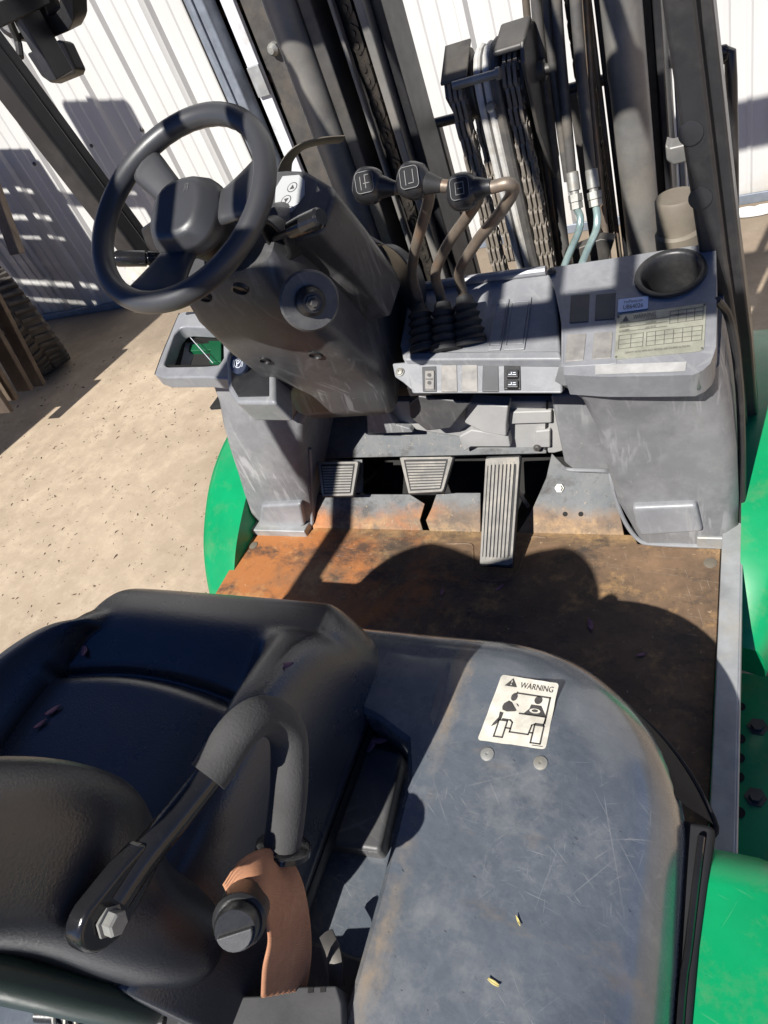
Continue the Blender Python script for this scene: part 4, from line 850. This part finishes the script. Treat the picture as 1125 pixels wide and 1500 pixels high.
# ------------------------------------------------------------------ hydraulic levers
def lever(knob, pts, boot, ky, sym):
    e = empty('hydraulic_lever'); e.parent = FK
    path = [P(u, v, y=y) for u, v, y in pts]
    bm = BM(); tube(bm, path, .0085, 14, 7); part('rod', bm, 'rodrust', par=e)
    k = P(*knob, y=ky); d_ = (path[0] - path[1]).normalized()
    nk = (CAM - k).normalized() * .55 + Vector((0, -.5, .5)); nk.normalize()
    bm = BM(); secs = []; X2 = (-d_ - nk * (-d_).dot(nk)).normalized(); Y2 = nk.cross(X2)
    for t in range(9):
        th = math.pi * t / 8; r = math.sin(th) ** .62; zc = -math.cos(th)
        secs.append([k + nk * (.021 * zc) + X2 * (.0225 * r * math.copysign(abs(math.cos(a)) ** .8, math.cos(a)) + 1e-5) + Y2 * (.0245 * r * math.copysign(abs(math.sin(a)) ** .8, math.sin(a))) for a in [2 * math.pi * i / 24 for i in range(24)]])
    loft(bm, secs); part('knob', bm, simple('knob_black', (.02, .02, .022), .3), par=e, ang=80)
    bm = BM(); lathe(bm, k - d_ * .014, -d_, [(.016, 0), (.014, .010), (.0105, .020), (.0095, .026)], 18); part('knob_neck', bm, 'black', par=e)
    c0 = k + nk * .0216; Y3 = Vector((0, .3, 1)); Y3 = (Y3 - nk * Y3.dot(nk)).normalized(); X3 = Y3.cross(nk); s_ = .0135
    q = Quad(c0 - X3 * s_ - Y3 * s_ * 1.1, c0 + X3 * s_ - Y3 * s_ * 1.1, c0 + X3 * s_ + Y3 * s_ * 1.1, c0 - X3 * s_ + Y3 * s_ * 1.1)
    bm = BM(); q.poly(bm, rrect(.5, .5, .94, .94, .2, 4), -.0006); part('knob_face', bm, 'matte', par=e)
    bm = BM(); q.line(bm, rrect(.5, .5, .92, .92, .2, 4), .028, .0004, True)
    for l in sym: q.line(bm, l, .035, .0004)
    part('knob_symbol', bm, 'lgrey', par=e)
    # ribbed rubber boot
    b0, b1 = TP(*boot[0], .0), P(*boot[1], y=boot[2]); d2 = b1 - b0; L_ = d2.length; d2.normalize(); prof = [(.027, 0), (.028, .006)]
    for i in range(5):
        f = i / 5; r = .026 - .009 * f; prof += [(r, L_ * (.08 + .17 * i)), (r + .002, L_ * (.12 + .17 * i)), (r - .0045, L_ * (.20 + .17 * i))]
    prof += [(.014, L_ * .95), (.0125, L_), (.009, L_)]
    bm = BM(); lathe(bm, b0, d2, prof, 24); part('rubber_boot', bm, 'rubber', par=e, ang=50)
    return e
lever((540, 272), [(560, 273, .93), (590, 276, .93), (622, 276, .935), (628, 290, .95), (618, 330, .98), (606, 375, 1.0), (604, 405, 1.02), (613, 440, 1.03), (618, 465, 1.03)], ((624, 515), (613, 448), 1.015), .93, [[(.3, .2), (.3, .75)], [(.55, .25), (.55, .8), (.75, .8)], [(.45, .45), (.75, .45)]])
lever((605, 265), [(625, 268, .93), (655, 273, .93), (692, 276, .935), (700, 290, .95), (684, 318, .97), (656, 358, .995), (638, 400, 1.015), (645, 432, 1.03), (650, 460, 1.03)], ((655, 515), (648, 444), 1.015), .93, [[(.3, .2), (.3, .8)], [(.45, .25), (.7, .25), (.7, .8)]])
lever((678, 281), [(698, 279, .93), (722, 274, .93), (746, 269, .93), (751, 282, .945), (728, 318, .965), (700, 352, .99), (674, 396, 1.015), (676, 422, 1.03), (684, 450, 1.03)], ((690, 505), (680, 434), 1.015), .93, [[(.3, .25), (.7, .25), (.7, .75), (.3, .75), (.3, .25)], [(.4, .5), (.6, .5)]])
# ------------------------------------------------------------------ overhead guard
GD = empty('overhead_guard'); GD.parent = FK
def beam(name, pts, wx, wy, bev=.01, groove=None, m='blackpaint'):
    bm = BM(); secs = []
    for p in pts: x, y, z = p; secs.append([(x - wx / 2, y - wy / 2, z), (x + wx / 2, y - wy / 2, z), (x + wx / 2, y + wy / 2, z), (x - wx / 2, y + wy / 2, z)])
    loft(bm, secs); return part(name, bm, m, bev, par=GD, seg=3)
RZ = 2.10
beam('front_pillar', [(-.5, 1.066, 1.175), (-.5, 1.045, 1.3), (-.5, .988, 1.65), (-.5, .91, RZ)], .045, .036, .006)
beam('pillar_fin', [(-.493, 1.099, 1.175), (-.493, 1.077, 1.3), (-.493, 1.02, 1.65), (-.493, .94, RZ)], .02, .022, .004)
beam('front_pillar', [(.53, 1.11, .78), (.519, 1.10, .95), (.502, 1.10, 1.11), (.474, 1.10, 1.43), (.43, 1.04, RZ)], .036, .07, .006)
beam('pillar_fin', [(.552, 1.13, .78), (.541, 1.12, .95), (.525, 1.12, 1.11), (.497, 1.12, 1.43), (.453, 1.06, RZ)], .024, .06, .004)
for u, v in ((1026, 290), (1012, 195)): part('pillar_plug', lathe(BM(), P(u, v, y=1.0655), (0, -1, .05), [(.016, 0), (.0155, .002), (0, .003)], 20), 'blackpaint', par=GD)
beam('rear_pillar', [(-.52, -.56, .95), (-.52, -.5, 1.1), (-.52, .025, RZ)], .05, .07); beam('rear_pillar', [(.525, -.56, .95), (.525, -.5, 1.1), (.525, .0, RZ)], .07, .12)
def rbar(name, x0, x1, y0, y1, th=.035): return part(name, box(BM(), ((x0 + x1) / 2, (y0 + y1) / 2, RZ), (x1 - x0, y1 - y0, th)), 'blackpaint', .006, par=GD)
rbar('roof_beam', -.545, .545, -.012, .064, .03); rbar('roof_beam', -.545, .545, .98, 1.06, .06)
rbar('roof_rail', -.545, -.49, .0, 1.06, .058); rbar('roof_rail', .49, .545, .0, 1.06, .058)
for y in (.68,): rbar('roof_bar', -.5, .5, y, y + .075, .04)
for i in range(8): 
    x = -.385 + .11 * i; rbar('roof_bar', x - .014, x + .014, .05, .99, .03)
# work light / camera cluster on the left pillar
wl = empty('work_light'); wl.parent = FK
bm = BM(); ringprism(bm, [P(u, v, y=1.17) for u, v in ((48, -60), (104, -50), (108, 30), (100, 46), (62, 62), (52, 40))], [P(u, v, y=1.17) for u, v in ((64, 5), (66, -10), (84, -12), (88, 12), (80, 20), (70, 22))], (.01, .03, 0), 40); part('lamp_guard', bm, 'blackpaint', .004, par=wl)
bm = BM(); lathe(bm, P(30, 22, y=1.16), (.2, -.6, .2), [(0, -.03), (.03, -.03), (.038, -.01), (.038, .02), (.03, .026), (0, .026)], 20); part('lamp_body', bm, 'black', par=wl)
bm = BM(); prism(bm, [P(u, v, y=1.20) for u, v in ((38, 78), (84, 58), (92, 60), (111, 100), (108, 108), (74, 122), (60, 112))], (.0, .025, -.01)); part('lamp_bracket', bm, 'black', .004, par=wl)
bm = BM(); tube(bm, [P(8, 8, y=1.12), P(14, 30, y=1.11), P(26, 60, y=1.12), P(30, 84, y=1.10)], .006, 8, 5); part('lamp_cable', bm, 'rubber', par=wl)
bm = BM(); box(bm, (-.52, 1.10, 1.70), (.03, .16, .03)); box(bm, (-.53, 1.14, 1.64), (.02, .05, .1)); part('lamp_arm', bm, 'blackpaint', .003, par=wl)
# ------------------------------------------------------------------ mast
def vbar(name, x0, x1, y0, y1, z0, z1, m, bev=.004): return part(name, box(BM(), ((x0 + x1) / 2, (y0 + y1) / 2, (z0 + z1) / 2), (x1 - x0, y1 - y0, z1 - z0)), m, bev)
def vcyl(name, x, y, r, z0, z1, m, seg=24): return part(name, lathe(BM(), (x, y, z0), Z_, [(0, 0), (r, 0), (r, z1 - z0), (0, z1 - z0)], seg), m)
MZ = 2.28
vcyl('lift_cylinder', -.322, 1.60, .037, .35, 2.1, 'greysteel'); vcyl('lift_cylinder', .338, 1.58, .036, .35, 2.1, 'greysteel')
vbar('outer_rail', -.282, -.252, 1.59, 1.72, .15, MZ, 'steel'); vbar('outer_rail_web', -.25, -.225, 1.66, 1.76, .15, MZ, 'inside'); vbar('rail_strip', -.222, -.212, 1.60, 1.62, .15, MZ, 'greysteel')
vbar('chain_guide', -.222, -.168, 1.70, 1.74, .15, MZ, 'inside')
vbar('inner_rail', -.163, -.143, 1.59, 1.70, .15, MZ, 'greysteel'); vbar('inner_rail_web', -.141, -.118, 1.62, 1.74, .15, MZ, 'blackpaint')
vbar('outer_rail', .385, .40, 1.62, 1.75, .15, MZ, 'blackpaint'); vbar('outer_rail_flange', .362, .384, 1.64, 1.66, .15, MZ, 'blackpaint')
vbar('inner_rail', .285, .298, 1.62, 1.72, .15, MZ, 'blackpaint'); vbar('rail_strip', .274, .284, 1.60, 1.615, .15, MZ, 'rodrust')
vbar('mast_crossbeam', -.3, .42, 1.75, 1.80, MZ - .16, MZ, 'steel'); vbar('mast_crossbeam', -.3, .42, 1.60, 1.74, .3, .46, 'steel')
# chains, each link its own piece
def link_mesh(wd, pitch, th):
    bm = BM(); n = 10; pts = []
    for i in range(n + 1): a = R(-90 + 180 * i / n); pts.append((math.cos(a) * wd / 2, pitch / 2 + 0 * a, math.sin(a)))
    o = []
    for sgn in (1, -1):
        for i in range(7):
            a = R((0 if sgn > 0 else 180) + 180 * i / 6); o.append((wd / 2 * math.cos(a), sgn * pitch * .34 + wd / 2 * math.sin(a) * .9))
    for x0 in (-1, 0, 1):
        prism(bm, [(x0 * th * 1.6 + th * .5, a, b) for a, b in o], (-th, 0, 0))
    for zz in (-.34, .34): lathe(bm, (-th * 2.6, 0, zz * pitch), X_, [(0, 0), (wd * .2, 0), (wd * .2, th * 5.2), (0, th * 5.2)], 8)
    bmesh.ops.recalc_face_normals(bm, faces=bm.faces[:]); me = bpy.data.meshes.new('link'); bm.to_mesh(me); bm.free(); return me
LK1 = link_mesh(.034, .034, .006); LK1.materials.append(M['chain']); LK2 = link_mesh(.030, .034, .0066); LK2.materials.append(M['chaindry'])
def chain(path, me, rz=0, pitch=.0345):
    e = empty('lift_chain'); e.parent = FK; pts = [Vector(p) for p in path]; d = 0; i = 0
    seg = 0; pos = pts[0].copy(); k = 0
    tot = [0]
    for a, b in zip(pts, pts[1:]): tot.append(tot[-1] + (b - a).length)
    while d < tot[-1]:
        j = max(q_ for q_ in range(len(pts) - 1) if tot[q_] <= d); t = (d - tot[j]) / (tot[j + 1] - tot[j]); p = pts[j].lerp(pts[j + 1], t); dr = (pts[j + 1] - pts[j]).normalized()
        xx = Vector((math.cos(rz), math.sin(rz), 0)); xx = (xx - dr * xx.dot(dr)).normalized(); yy = dr.cross(xx)
        o = bpy.data.objects.new('link', me); COL.objects.link(o); o.parent = e
        m4 = Matrix((xx, yy, dr)).transposed().to_4x4(); m4.translation = p + xx * (.0022 if k % 2 else 0); o.matrix_basis = m4; d += pitch; k += 1
    return e
chain([(-.192, 1.63, .8), (-.192, 1.63, 1.75)], LK1, R(75)); chain([(.245, 1.66, .9), (.245, 1.66, 1.75)], LK1, R(80))
# centre free-lift head with sheaves
CY = 1.50
def sheave(x, w_): return part('chain_sheave', lathe(BM(), (x - w_ / 2, CY + .06, 1.285), X_, [(0, 0), (.062, 0), (.062, .005), (.052, .007), (.052, w_ - .007), (.062, w_ - .005), (.062, w_), (0, w_)], 28), 'steel')
sheave(.045, .04); sheave(.088, .03); sheave(.142, .045)
def overchain(x, zend):
    pts = [(x, CY + .06 + .06, .9), (x, CY + .12, 1.285)]
    pts += [(x, CY + .06 + .06 * math.cos(R(a)), 1.285 + .06 * math.sin(R(a))) for a in range(15, 180, 15)]
    pts += [(x, CY, 1.285), (x, CY, zend)]; return pts
chain(overchain(.032, .86), LK2, 0); chain(overchain(.142, .86), LK2, 0)
ch = empty('lift_crosshead'); ch.parent = FK
bm = BM(); prism(bm, [(0.010, CY - .012, 1.30), (0.010, CY + .01, 1.345), (0.010, CY + .06, 1.365), (0.010, CY + .12, 1.345), (.010, CY + .13, 1.25), (.010, CY + .02, 1.25)], (.007, 0, 0)); part('sheave_guard', bm, 'steel', .003, par=ch)
bm = BM(); prism(bm, [(.010, CY - .018, 1.325), (.064, CY - .018, 1.325), (.064, CY + .06, 1.368), (.010, CY + .06, 1.368)], (0, 0, .006)); part('guard_top', bm, 'steel', .002, par=ch)
bm = BM(); prism(bm, [(.172, CY - .03, 1.33), (.172, CY - .01, 1.36), (.172, CY + .12, 1.365), (.172, CY + .12, 1.1), (.172, CY + .05, 1.08), (.172, CY - .01, 1.2)], (.008, 0, 0)); part('sheave_guard', bm, 'steel', .003, par=ch)
bm = BM(); prism(bm, [(.12, CY - .012, 1.345), (.18, CY - .012, 1.345), (.18, CY + .08, 1.366), (.12, CY + .08, 1.366)], (0, 0, .012)); part('guard_top', bm, 'steel', .005, par=ch)
bm = BM(); lathe(bm, (.04, CY - .035, 1.325), X_, [(0, 0), (.008, 0), (.008, .085), (.011, .086), (.011, .094), (0, .094)], 12); part('guide_pin', bm, 'zinc', par=ch)
bm = BM(); lathe(bm, (.18, CY + .06, 1.285), X_, [(.0, 0), (.018, 0), (.018, .012), (.010, .014), (.010, .024), (0, .024)], 12); part('axle_nut', bm, 'steel', par=ch)
bm = BM(); lathe(bm, (.10, CY - .02, 1.27), (0, -1, 0), [(0, 0), (.009, 0), (.009, .012), (0, .012)], 6); part('head_bolt', bm, 'zinc', par=ch)
vcyl('free_lift_cylinder', .10, 1.585, .045, .3, 1.22, 'steel'); vcyl('free_lift_rod', .10, 1.585, .028, 1.22, 1.26, 'zinc')
def hosepath(x, r_=.066): return [(x, CY + .06 + r_, 1.0), (x, CY + .06 + r_, 1.2)] + [(x, CY + .06 + r_ * math.cos(R(a)), 1.285 + r_ * math.sin(R(a))) for a in range(0, 181, 20)] + [(x, CY - .006, 1.2), (x + .002, CY - .004, 1.0), (x + .004, CY, .8)]
for x in (.078, .096): bm = BM(); tube(bm, hosepath(x), .0078, 10); part('striped_hose', bm, 'hosewhite')
for x in (.087,): bm = BM(); tube(bm, hosepath(x, .064), .0055, 8); part('hose', bm, 'hose')
bm = BM(); tube(bm, hosepath(.112, .066), .011, 10); part('hose', bm, 'hose')
# mast hoses and pipes right of centre
def hz(pts, r, m, name='hose'): bm = BM(); tube(bm, [P(u, v, y=y) for u, v, y in pts], r, 12, 5); return part(name, bm, m)
hz([(766, -60, 1.62), (774, 40, 1.62), (790, 160, 1.6), (806, 290, 1.58), (826, 420, 1.56)], .0075, 'rodrust', 'mast_pipe')
hz([(782, -60, 1.60), (789, 40, 1.60), (803, 160, 1.58), (818, 290, 1.56), (834, 420, 1.54)], .011, 'hose'); hz([(797, -60, 1.56), (804, 40, 1.56), (816, 150, 1.55), (832, 265, 1.53)], .0085, 'hose'); hz([(812, -60, 1.55), (818, 40, 1.55), (826, 130, 1.54), (838, 258, 1.52)], .010, 'hose')
hz([(839, -60, 1.55), (846, 40, 1.54), (855, 140, 1.53), (866, 258, 1.52)], .0105, 'hose'); hz([(856, -60, 1.60), (861, 40, 1.6), (872, 200, 1.58), (895, 420, 1.55)], .008, 'rodrust', 'mast_pipe')
for (u0, v0), (u1, v1), (u2, v2), (u3, v3) in (((838, 252), (845, 306), (852, 330), (826, 392)), ((866, 248), (873, 302), (877, 330), (852, 388))):
    a = P(u0, v0, y=1.52); b_ = P(u1, v1, y=1.49); d_ = (b_ - a).normalized(); L_ = (b_ - a).length
    f = empty('hose_fitting'); f.parent = FK
    bm = BM(); lathe(bm, a, d_, [(.011, 0), (.0125, .002), (.0125, L_ * .5), (.009, L_ * .52), (.009, L_ * .6)], 16); part('ferrule', bm, 'zinc', par=f)
    bm = BM(); lathe(bm, a + d_ * L_ * .6, d_, [(0, 0), (.0145, 0), (.0145, L_ * .2), (.011, L_ * .2), (.0135, L_ * .22), (.0135, L_ * .4), (0, L_ * .4)], 6); part('hex_nut', bm, 'zinc', par=f)
    bm = BM(); tube(bm, [b_, P(u2 - 2, v2 - 12, y=1.47), P(u2 - 4, v2 + 8, y=1.45), P(u3 + 10, v3 - 25, y=1.40), P(u3, v3, y=1.36), P(u3 - 10, v3 + 30, y=1.30)], .0075, 12, 6); part('steel_pipe', bm, 'teal', par=f)
bm = BM(); prism(bm, [P(u, v, y=1.42) for u, v in ((826, 372), (880, 350), (900, 352), (885, 400), (830, 410))], (0, .03, 0)); part('pipe_bracket', bm, 'steel', .003)
# load backrest and carriage beyond the mast
LBR = empty('load_backrest'); LBR.parent = FK; LY = 1.95
bm = BM(); tube(bm, [(-.545, LY, .35), (-.545, LY, 1.05), (-.53, LY, 1.10), (-.49, LY, 1.125), (0, LY, 1.125), (.455, LY, 1.125), (.49, LY, 1.105), (.505, LY, 1.06), (.508, LY, .35)], .013, 12, 4, ref=(0, 1, 0)); part('backrest_tube', bm, 'blackpaint', par=LBR)
for x in (-.38, -.2, -.02, .16, .34): vb = part('backrest_bar', box(BM(), (x, LY, .72), (.022, .03, .80)), 'steel', .003, par=LBR)
for z in (.36, .68): part('carriage_bar', box(BM(), (0, 1.93, z - .1), (1.04, .05, .09)), 'steel', .006, par=LBR)
for x in (-.27, .27):
    f = part('fork', box(BM(), (x, 1.975, .35), (.1, .035, .56)), 'blackpaint', .004); part('fork_blade', box(BM(), (x, 2.5, .075), (.1, 1.0, .035)), 'blackpaint', .004, par=f)
# tilt cylinder and headlamp bracket at the far right, lamp behind the column
tc = empty('tilt_bracket'); tc.parent = FK
o = P(998, 300, y=1.35); bm = BM(); lathe(bm, (.432, 1.33, .70), Z_, [(0, 0), (.036, 0), (.036, .30), (.04, .305), (.04, .33), (.036, .335), (0, .335)], 24); part('bracket_tube', bm, 'tan', par=tc)
bm = BM(); lathe(bm, (.432, 1.335, 1.03), Z_, [(0, 0), (.0365, 0), (.0365, .06), (.034, .064), (0, .064)], 24); part('bracket_block', bm, 'tan', par=tc)
bm = BM(); prism(bm, [P(u, v, y=1.33) for u, v in ((974, 212), (982, 216), (1030, 205), (1030, 232), (986, 243), (976, 236))], (0, .04, 0)); part('bracket_cap', bm, 'greysteel', .006, par=tc)
vbar('pale_guard_bar', .405, .42, 1.72, 1.745, .15, 2.1, 'pale')
bm = BM(); tube(bm, [P(416, 262, y=1.32), P(420, 238, y=1.32), P(438, 217, y=1.33), P(468, 207, y=1.35), P(500, 204, y=1.38)], .024, 10, 5, flat=.2, ref=(.3, 1, .0)); part('bent_strap', bm, 'tan')
# ------------------------------------------------------------------ second forklift at the left edge
LF = empty('parked_forklift', (-4.15, 1.75, 0)); LF.rotation_euler.z = R(-12); tag(LF, 'dirty brown forklift at the left edge with a lugged tyre, slatted roof above', 'forklift')
def lpart(name, bm, m, bev=0, par=None, **k): return add(name, bm, M[m], par or LF, bev, **k)
def toL(p): return Matrix.Rotation(R(12), 3, 'Z') @ (Vector(p) - Vector((-4.15, 1.75, 0)))
ty = lpart('tyre', lathe(BM(), (-.12, 0, 0), X_, [(.17, 0), (.29, 0), (.312, .02), (.315, .12), (.312, .22), (.29, .24), (.17, .24)], 40), 'tyre')
ty.location = toL((-3.55, 2.86, .33)); ty.rotation_euler.z = R(12 + 58)
lo = None
for side in (-1, 1):
    lug = BM(); prism(lug, [(side * .005, .30, -.012), (side * .122, .30, .014), (side * .122, .30, .036), (side * .005, .30, .008)], (0, .032, 0)); lo = lpart('tread_lug', lug, 'tyre', .004, par=ty)
    for k in range(1, 36):
        dup(lo, ty, Matrix.Rotation(2 * math.pi * (k + (.5 if side > 0 else 0)) / 36, 4, 'X'))
lpart('wheel_disc', lathe(BM(), (-.1, 0, 0), X_, [(0, 0), (.168, 0), (.168, .06), (.09, .06), (.08, .03), (0, .03)], 28), 'dirtysteel', par=ty)
lpart('tyre', lathe(BM(), (.24, -.85, .27), X_, [(.12, 0), (.24, 0), (.27, .02), (.27, .16), (.24, .18), (.12, .18)], 28), 'tyre')
lpart('body', box(BM(), (-.25, -.25, .72), (.95, 2.0, .75)), 'dirtysteel', .05, seg=3)
for (u0, v0), (u1, v1), x_, wd_ in (((-14, 425), (58, 565), -3.22, .10), ((-34, 446), (38, 572), -3.18, .12), ((-60, 466), (16, 586), -3.14, .12), ((-40, 530), (10, 604), -3.08, .1)):
    a, b_ = toL(P(u0, v0, x=x_)), toL(P(u1, v1, x=x_)); d_ = (b_ - a).normalized(); L_ = (b_ - a).length
    rot = d_.to_track_quat('Z', 'X').to_matrix(); lpart('fork_plank', box(BM(), (a + b_) / 2, (.03, wd_, L_), rot), 'dirtysteel', .006)
a, b_ = toL(P(-14, 262, x=-3.5)), toL(P(26, 372, x=-3.5)); lpart('side_beam', box(BM(), (a + b_) / 2, (.05, .09, (b_ - a).length), (b_ - a).normalized().to_track_quat('Z', 'X').to_matrix()), 'wood', .006)
for x in (-.72, .36):
    for y in (.75, -.75): lpart('guard_pillar', box(BM(), (x, y, 1.6), (.06, .06, 1.05)), 'blackpaint', .008)
for y in (-.78, .78): lpart('roof_beam', box(BM(), (-.18, y, 2.13), (1.16, .2, .06)), 'blackpaint', .008)
for x in (-.74, .38): lpart('roof_rail', box(BM(), (x - (.08 if x > 0 else 0), 0, 2.13), (.24 if x > 0 else .07, 1.6, .058)), 'blackpaint', .008)
for k in range(8): lpart('roof_slat', box(BM(), (-.18, -.6 + .165 * k, 2.13), (1.06, .085 + .03 * (k % 3), .04)), 'blackpaint', .004)
for x in (-.5, .05): lpart('mast_rail', box(BM(), (x, 1.25, 1.15), (.09, .14, 2.1)), 'dirtysteel', .006)
lpart('counterweight', box(BM(), (-.2, -1.15, .65), (1.05, .4, .8)), 'dirtysteel', .06, seg=3)
lpart('shadow_panel', box(BM(), (.4, -.55, 1.1), (.9, .8, 1.9)), 'dirtysteel', .03, seg=3)  # unseen box added to throw shade over the ground at left
bl = lpart('work_light', box(BM(), (1.0, .62, 2.42), (.44, .06, .5)), 'blackpaint', .06, seg=3); lpart('caster_arm', box(BM(), (.66, .62, 2.1), (.7, .05, .05)), 'blackpaint', .01, par=bl)  # no real lamp: unseen slab and arm added to cast a wall shadow
lpart('caster_post', box(BM(), (1.06, .62, 1.8), (.24, .05, .8)), 'blackpaint', .02, par=bl)  # unseen post added to carry the wall shadow down
# ------------------------------------------------------------------ loose petals, leaves and debris
def petal(p, n, ln, wd, a, lab, m='petal', nm='petal'):
    u_, v_, a_ = frame(n); d = u_ * math.cos(a) + v_ * math.sin(a); s_ = Vector(n).normalized().cross(d); bm = BM(); secs = []
    for t in (0, .2, .45, .7, .9, 1): ww = wd * (math.sin(math.pi * min(max(t, .06), .96)) ** .7); c0 = Vector(p) + d * (ln * (t - .5)) + Vector(n) * (.0008 + .0016 * abs(t - .5) ** 2 * 4); secs.append([c0 - s_ * ww / 2 + Vector(n) * .0012, c0 + Vector(n) * .0004, c0 + s_ * ww / 2 + Vector(n) * .0012])
    loft(bm, secs, False, False); o = add(nm, bm, M[m]); md = o.modifiers.new('s', 'SOLIDIFY'); md.thickness = .0006; return tag(o, lab, nm, 'fallen petals and leaves')
def seat_z(x, y):
    best = min((p for r in rows for p in r), key=lambda p: (p.x - x) ** 2 + (p.y - y) ** 2); return best.z
def on_seat(u, v):
    z = 1.09
    for _ in range(6): p = P(u, v, z=z); z = seat_z(p.x, p.y)
    return P(u, v, z=z + .001)
petal(on_seat(124, 955), Z_, .018, .010, 2.2, 'small mauve petal in the front left crease of the black seat')
petal(on_seat(78, 1042), Z_, .022, .008, .8, 'upper of two mauve petals in the left seam of the seat'); petal(on_seat(60, 1062), Z_, .018, .007, .9, 'lower of two mauve petals in the left seam of the seat')
petal(on_seat(419, 976), Z_, .020, .007, .3, 'pinkish petal on the right front bolster of the black seat'); petal(on_seat(362, 1020), Z_, .026, .008, 1.2, 'long mauve petal in the right seat seam above the foam grip')
petal(P(545, 1092, z=.974), Z_, .020, .009, 1.5, 'mauve petal in the recess right of the seat, upright one of the pair'); petal(P(556, 1086, z=.975), Z_, .020, .007, .1, 'mauve petal in the recess right of the seat, crosswise one of the pair')
petal(P(732, 862, z=F0), Z_, .022, .008, .9, 'pale pink petal on the rusty floor behind the accelerator pedal'); petal(P(648, 868, z=F0), Z_, .018, .008, 1.8, 'pale petal on the shaded rusty floor left of the accelerator'); petal(P(865, 916, z=F0), Z_, .026, .010, 1.9, 'pink petal on the dark floor in front of the hood'); petal(P(940, 960, z=F0), Z_, .018, .006, .4, 'grey petal on the floor by the hood corner')
petal(P(760, 1350, z=ZT), Z_, .009, .0022, 2.2, 'small yellow leaf curl on the hood right of the middle', 'leaf', 'leaf'); petal(P(724, 1440, z=ZT), Z_, .010, .003, 2.9, 'yellow leaf curl near the bottom of the hood', 'leaf', 'leaf')
bm = BM(); secs = []
for k in range(5):
    t = k / 4; rr = .075 * math.cos(t * 1.5) + .002
    secs.append([P(1105, 312, z=.0) + Vector((rr * 1.6 * math.cos(a) * (1 + .2 * math.sin(3 * a)), rr * .6 * math.sin(a), .05 * math.sin(t * 1.5) * .6 * (1 + .3 * math.cos(2 * a)))) for a in [2 * math.pi * i / 14 for i in range(14)]])
loft(bm, secs); o = add('plastic_sack', bm, simple('white_sack', (.6, .58, .55), .6), sub=1); tag(o, 'crumpled white sack on the ground at the foot of the wall, far right', 'sack')
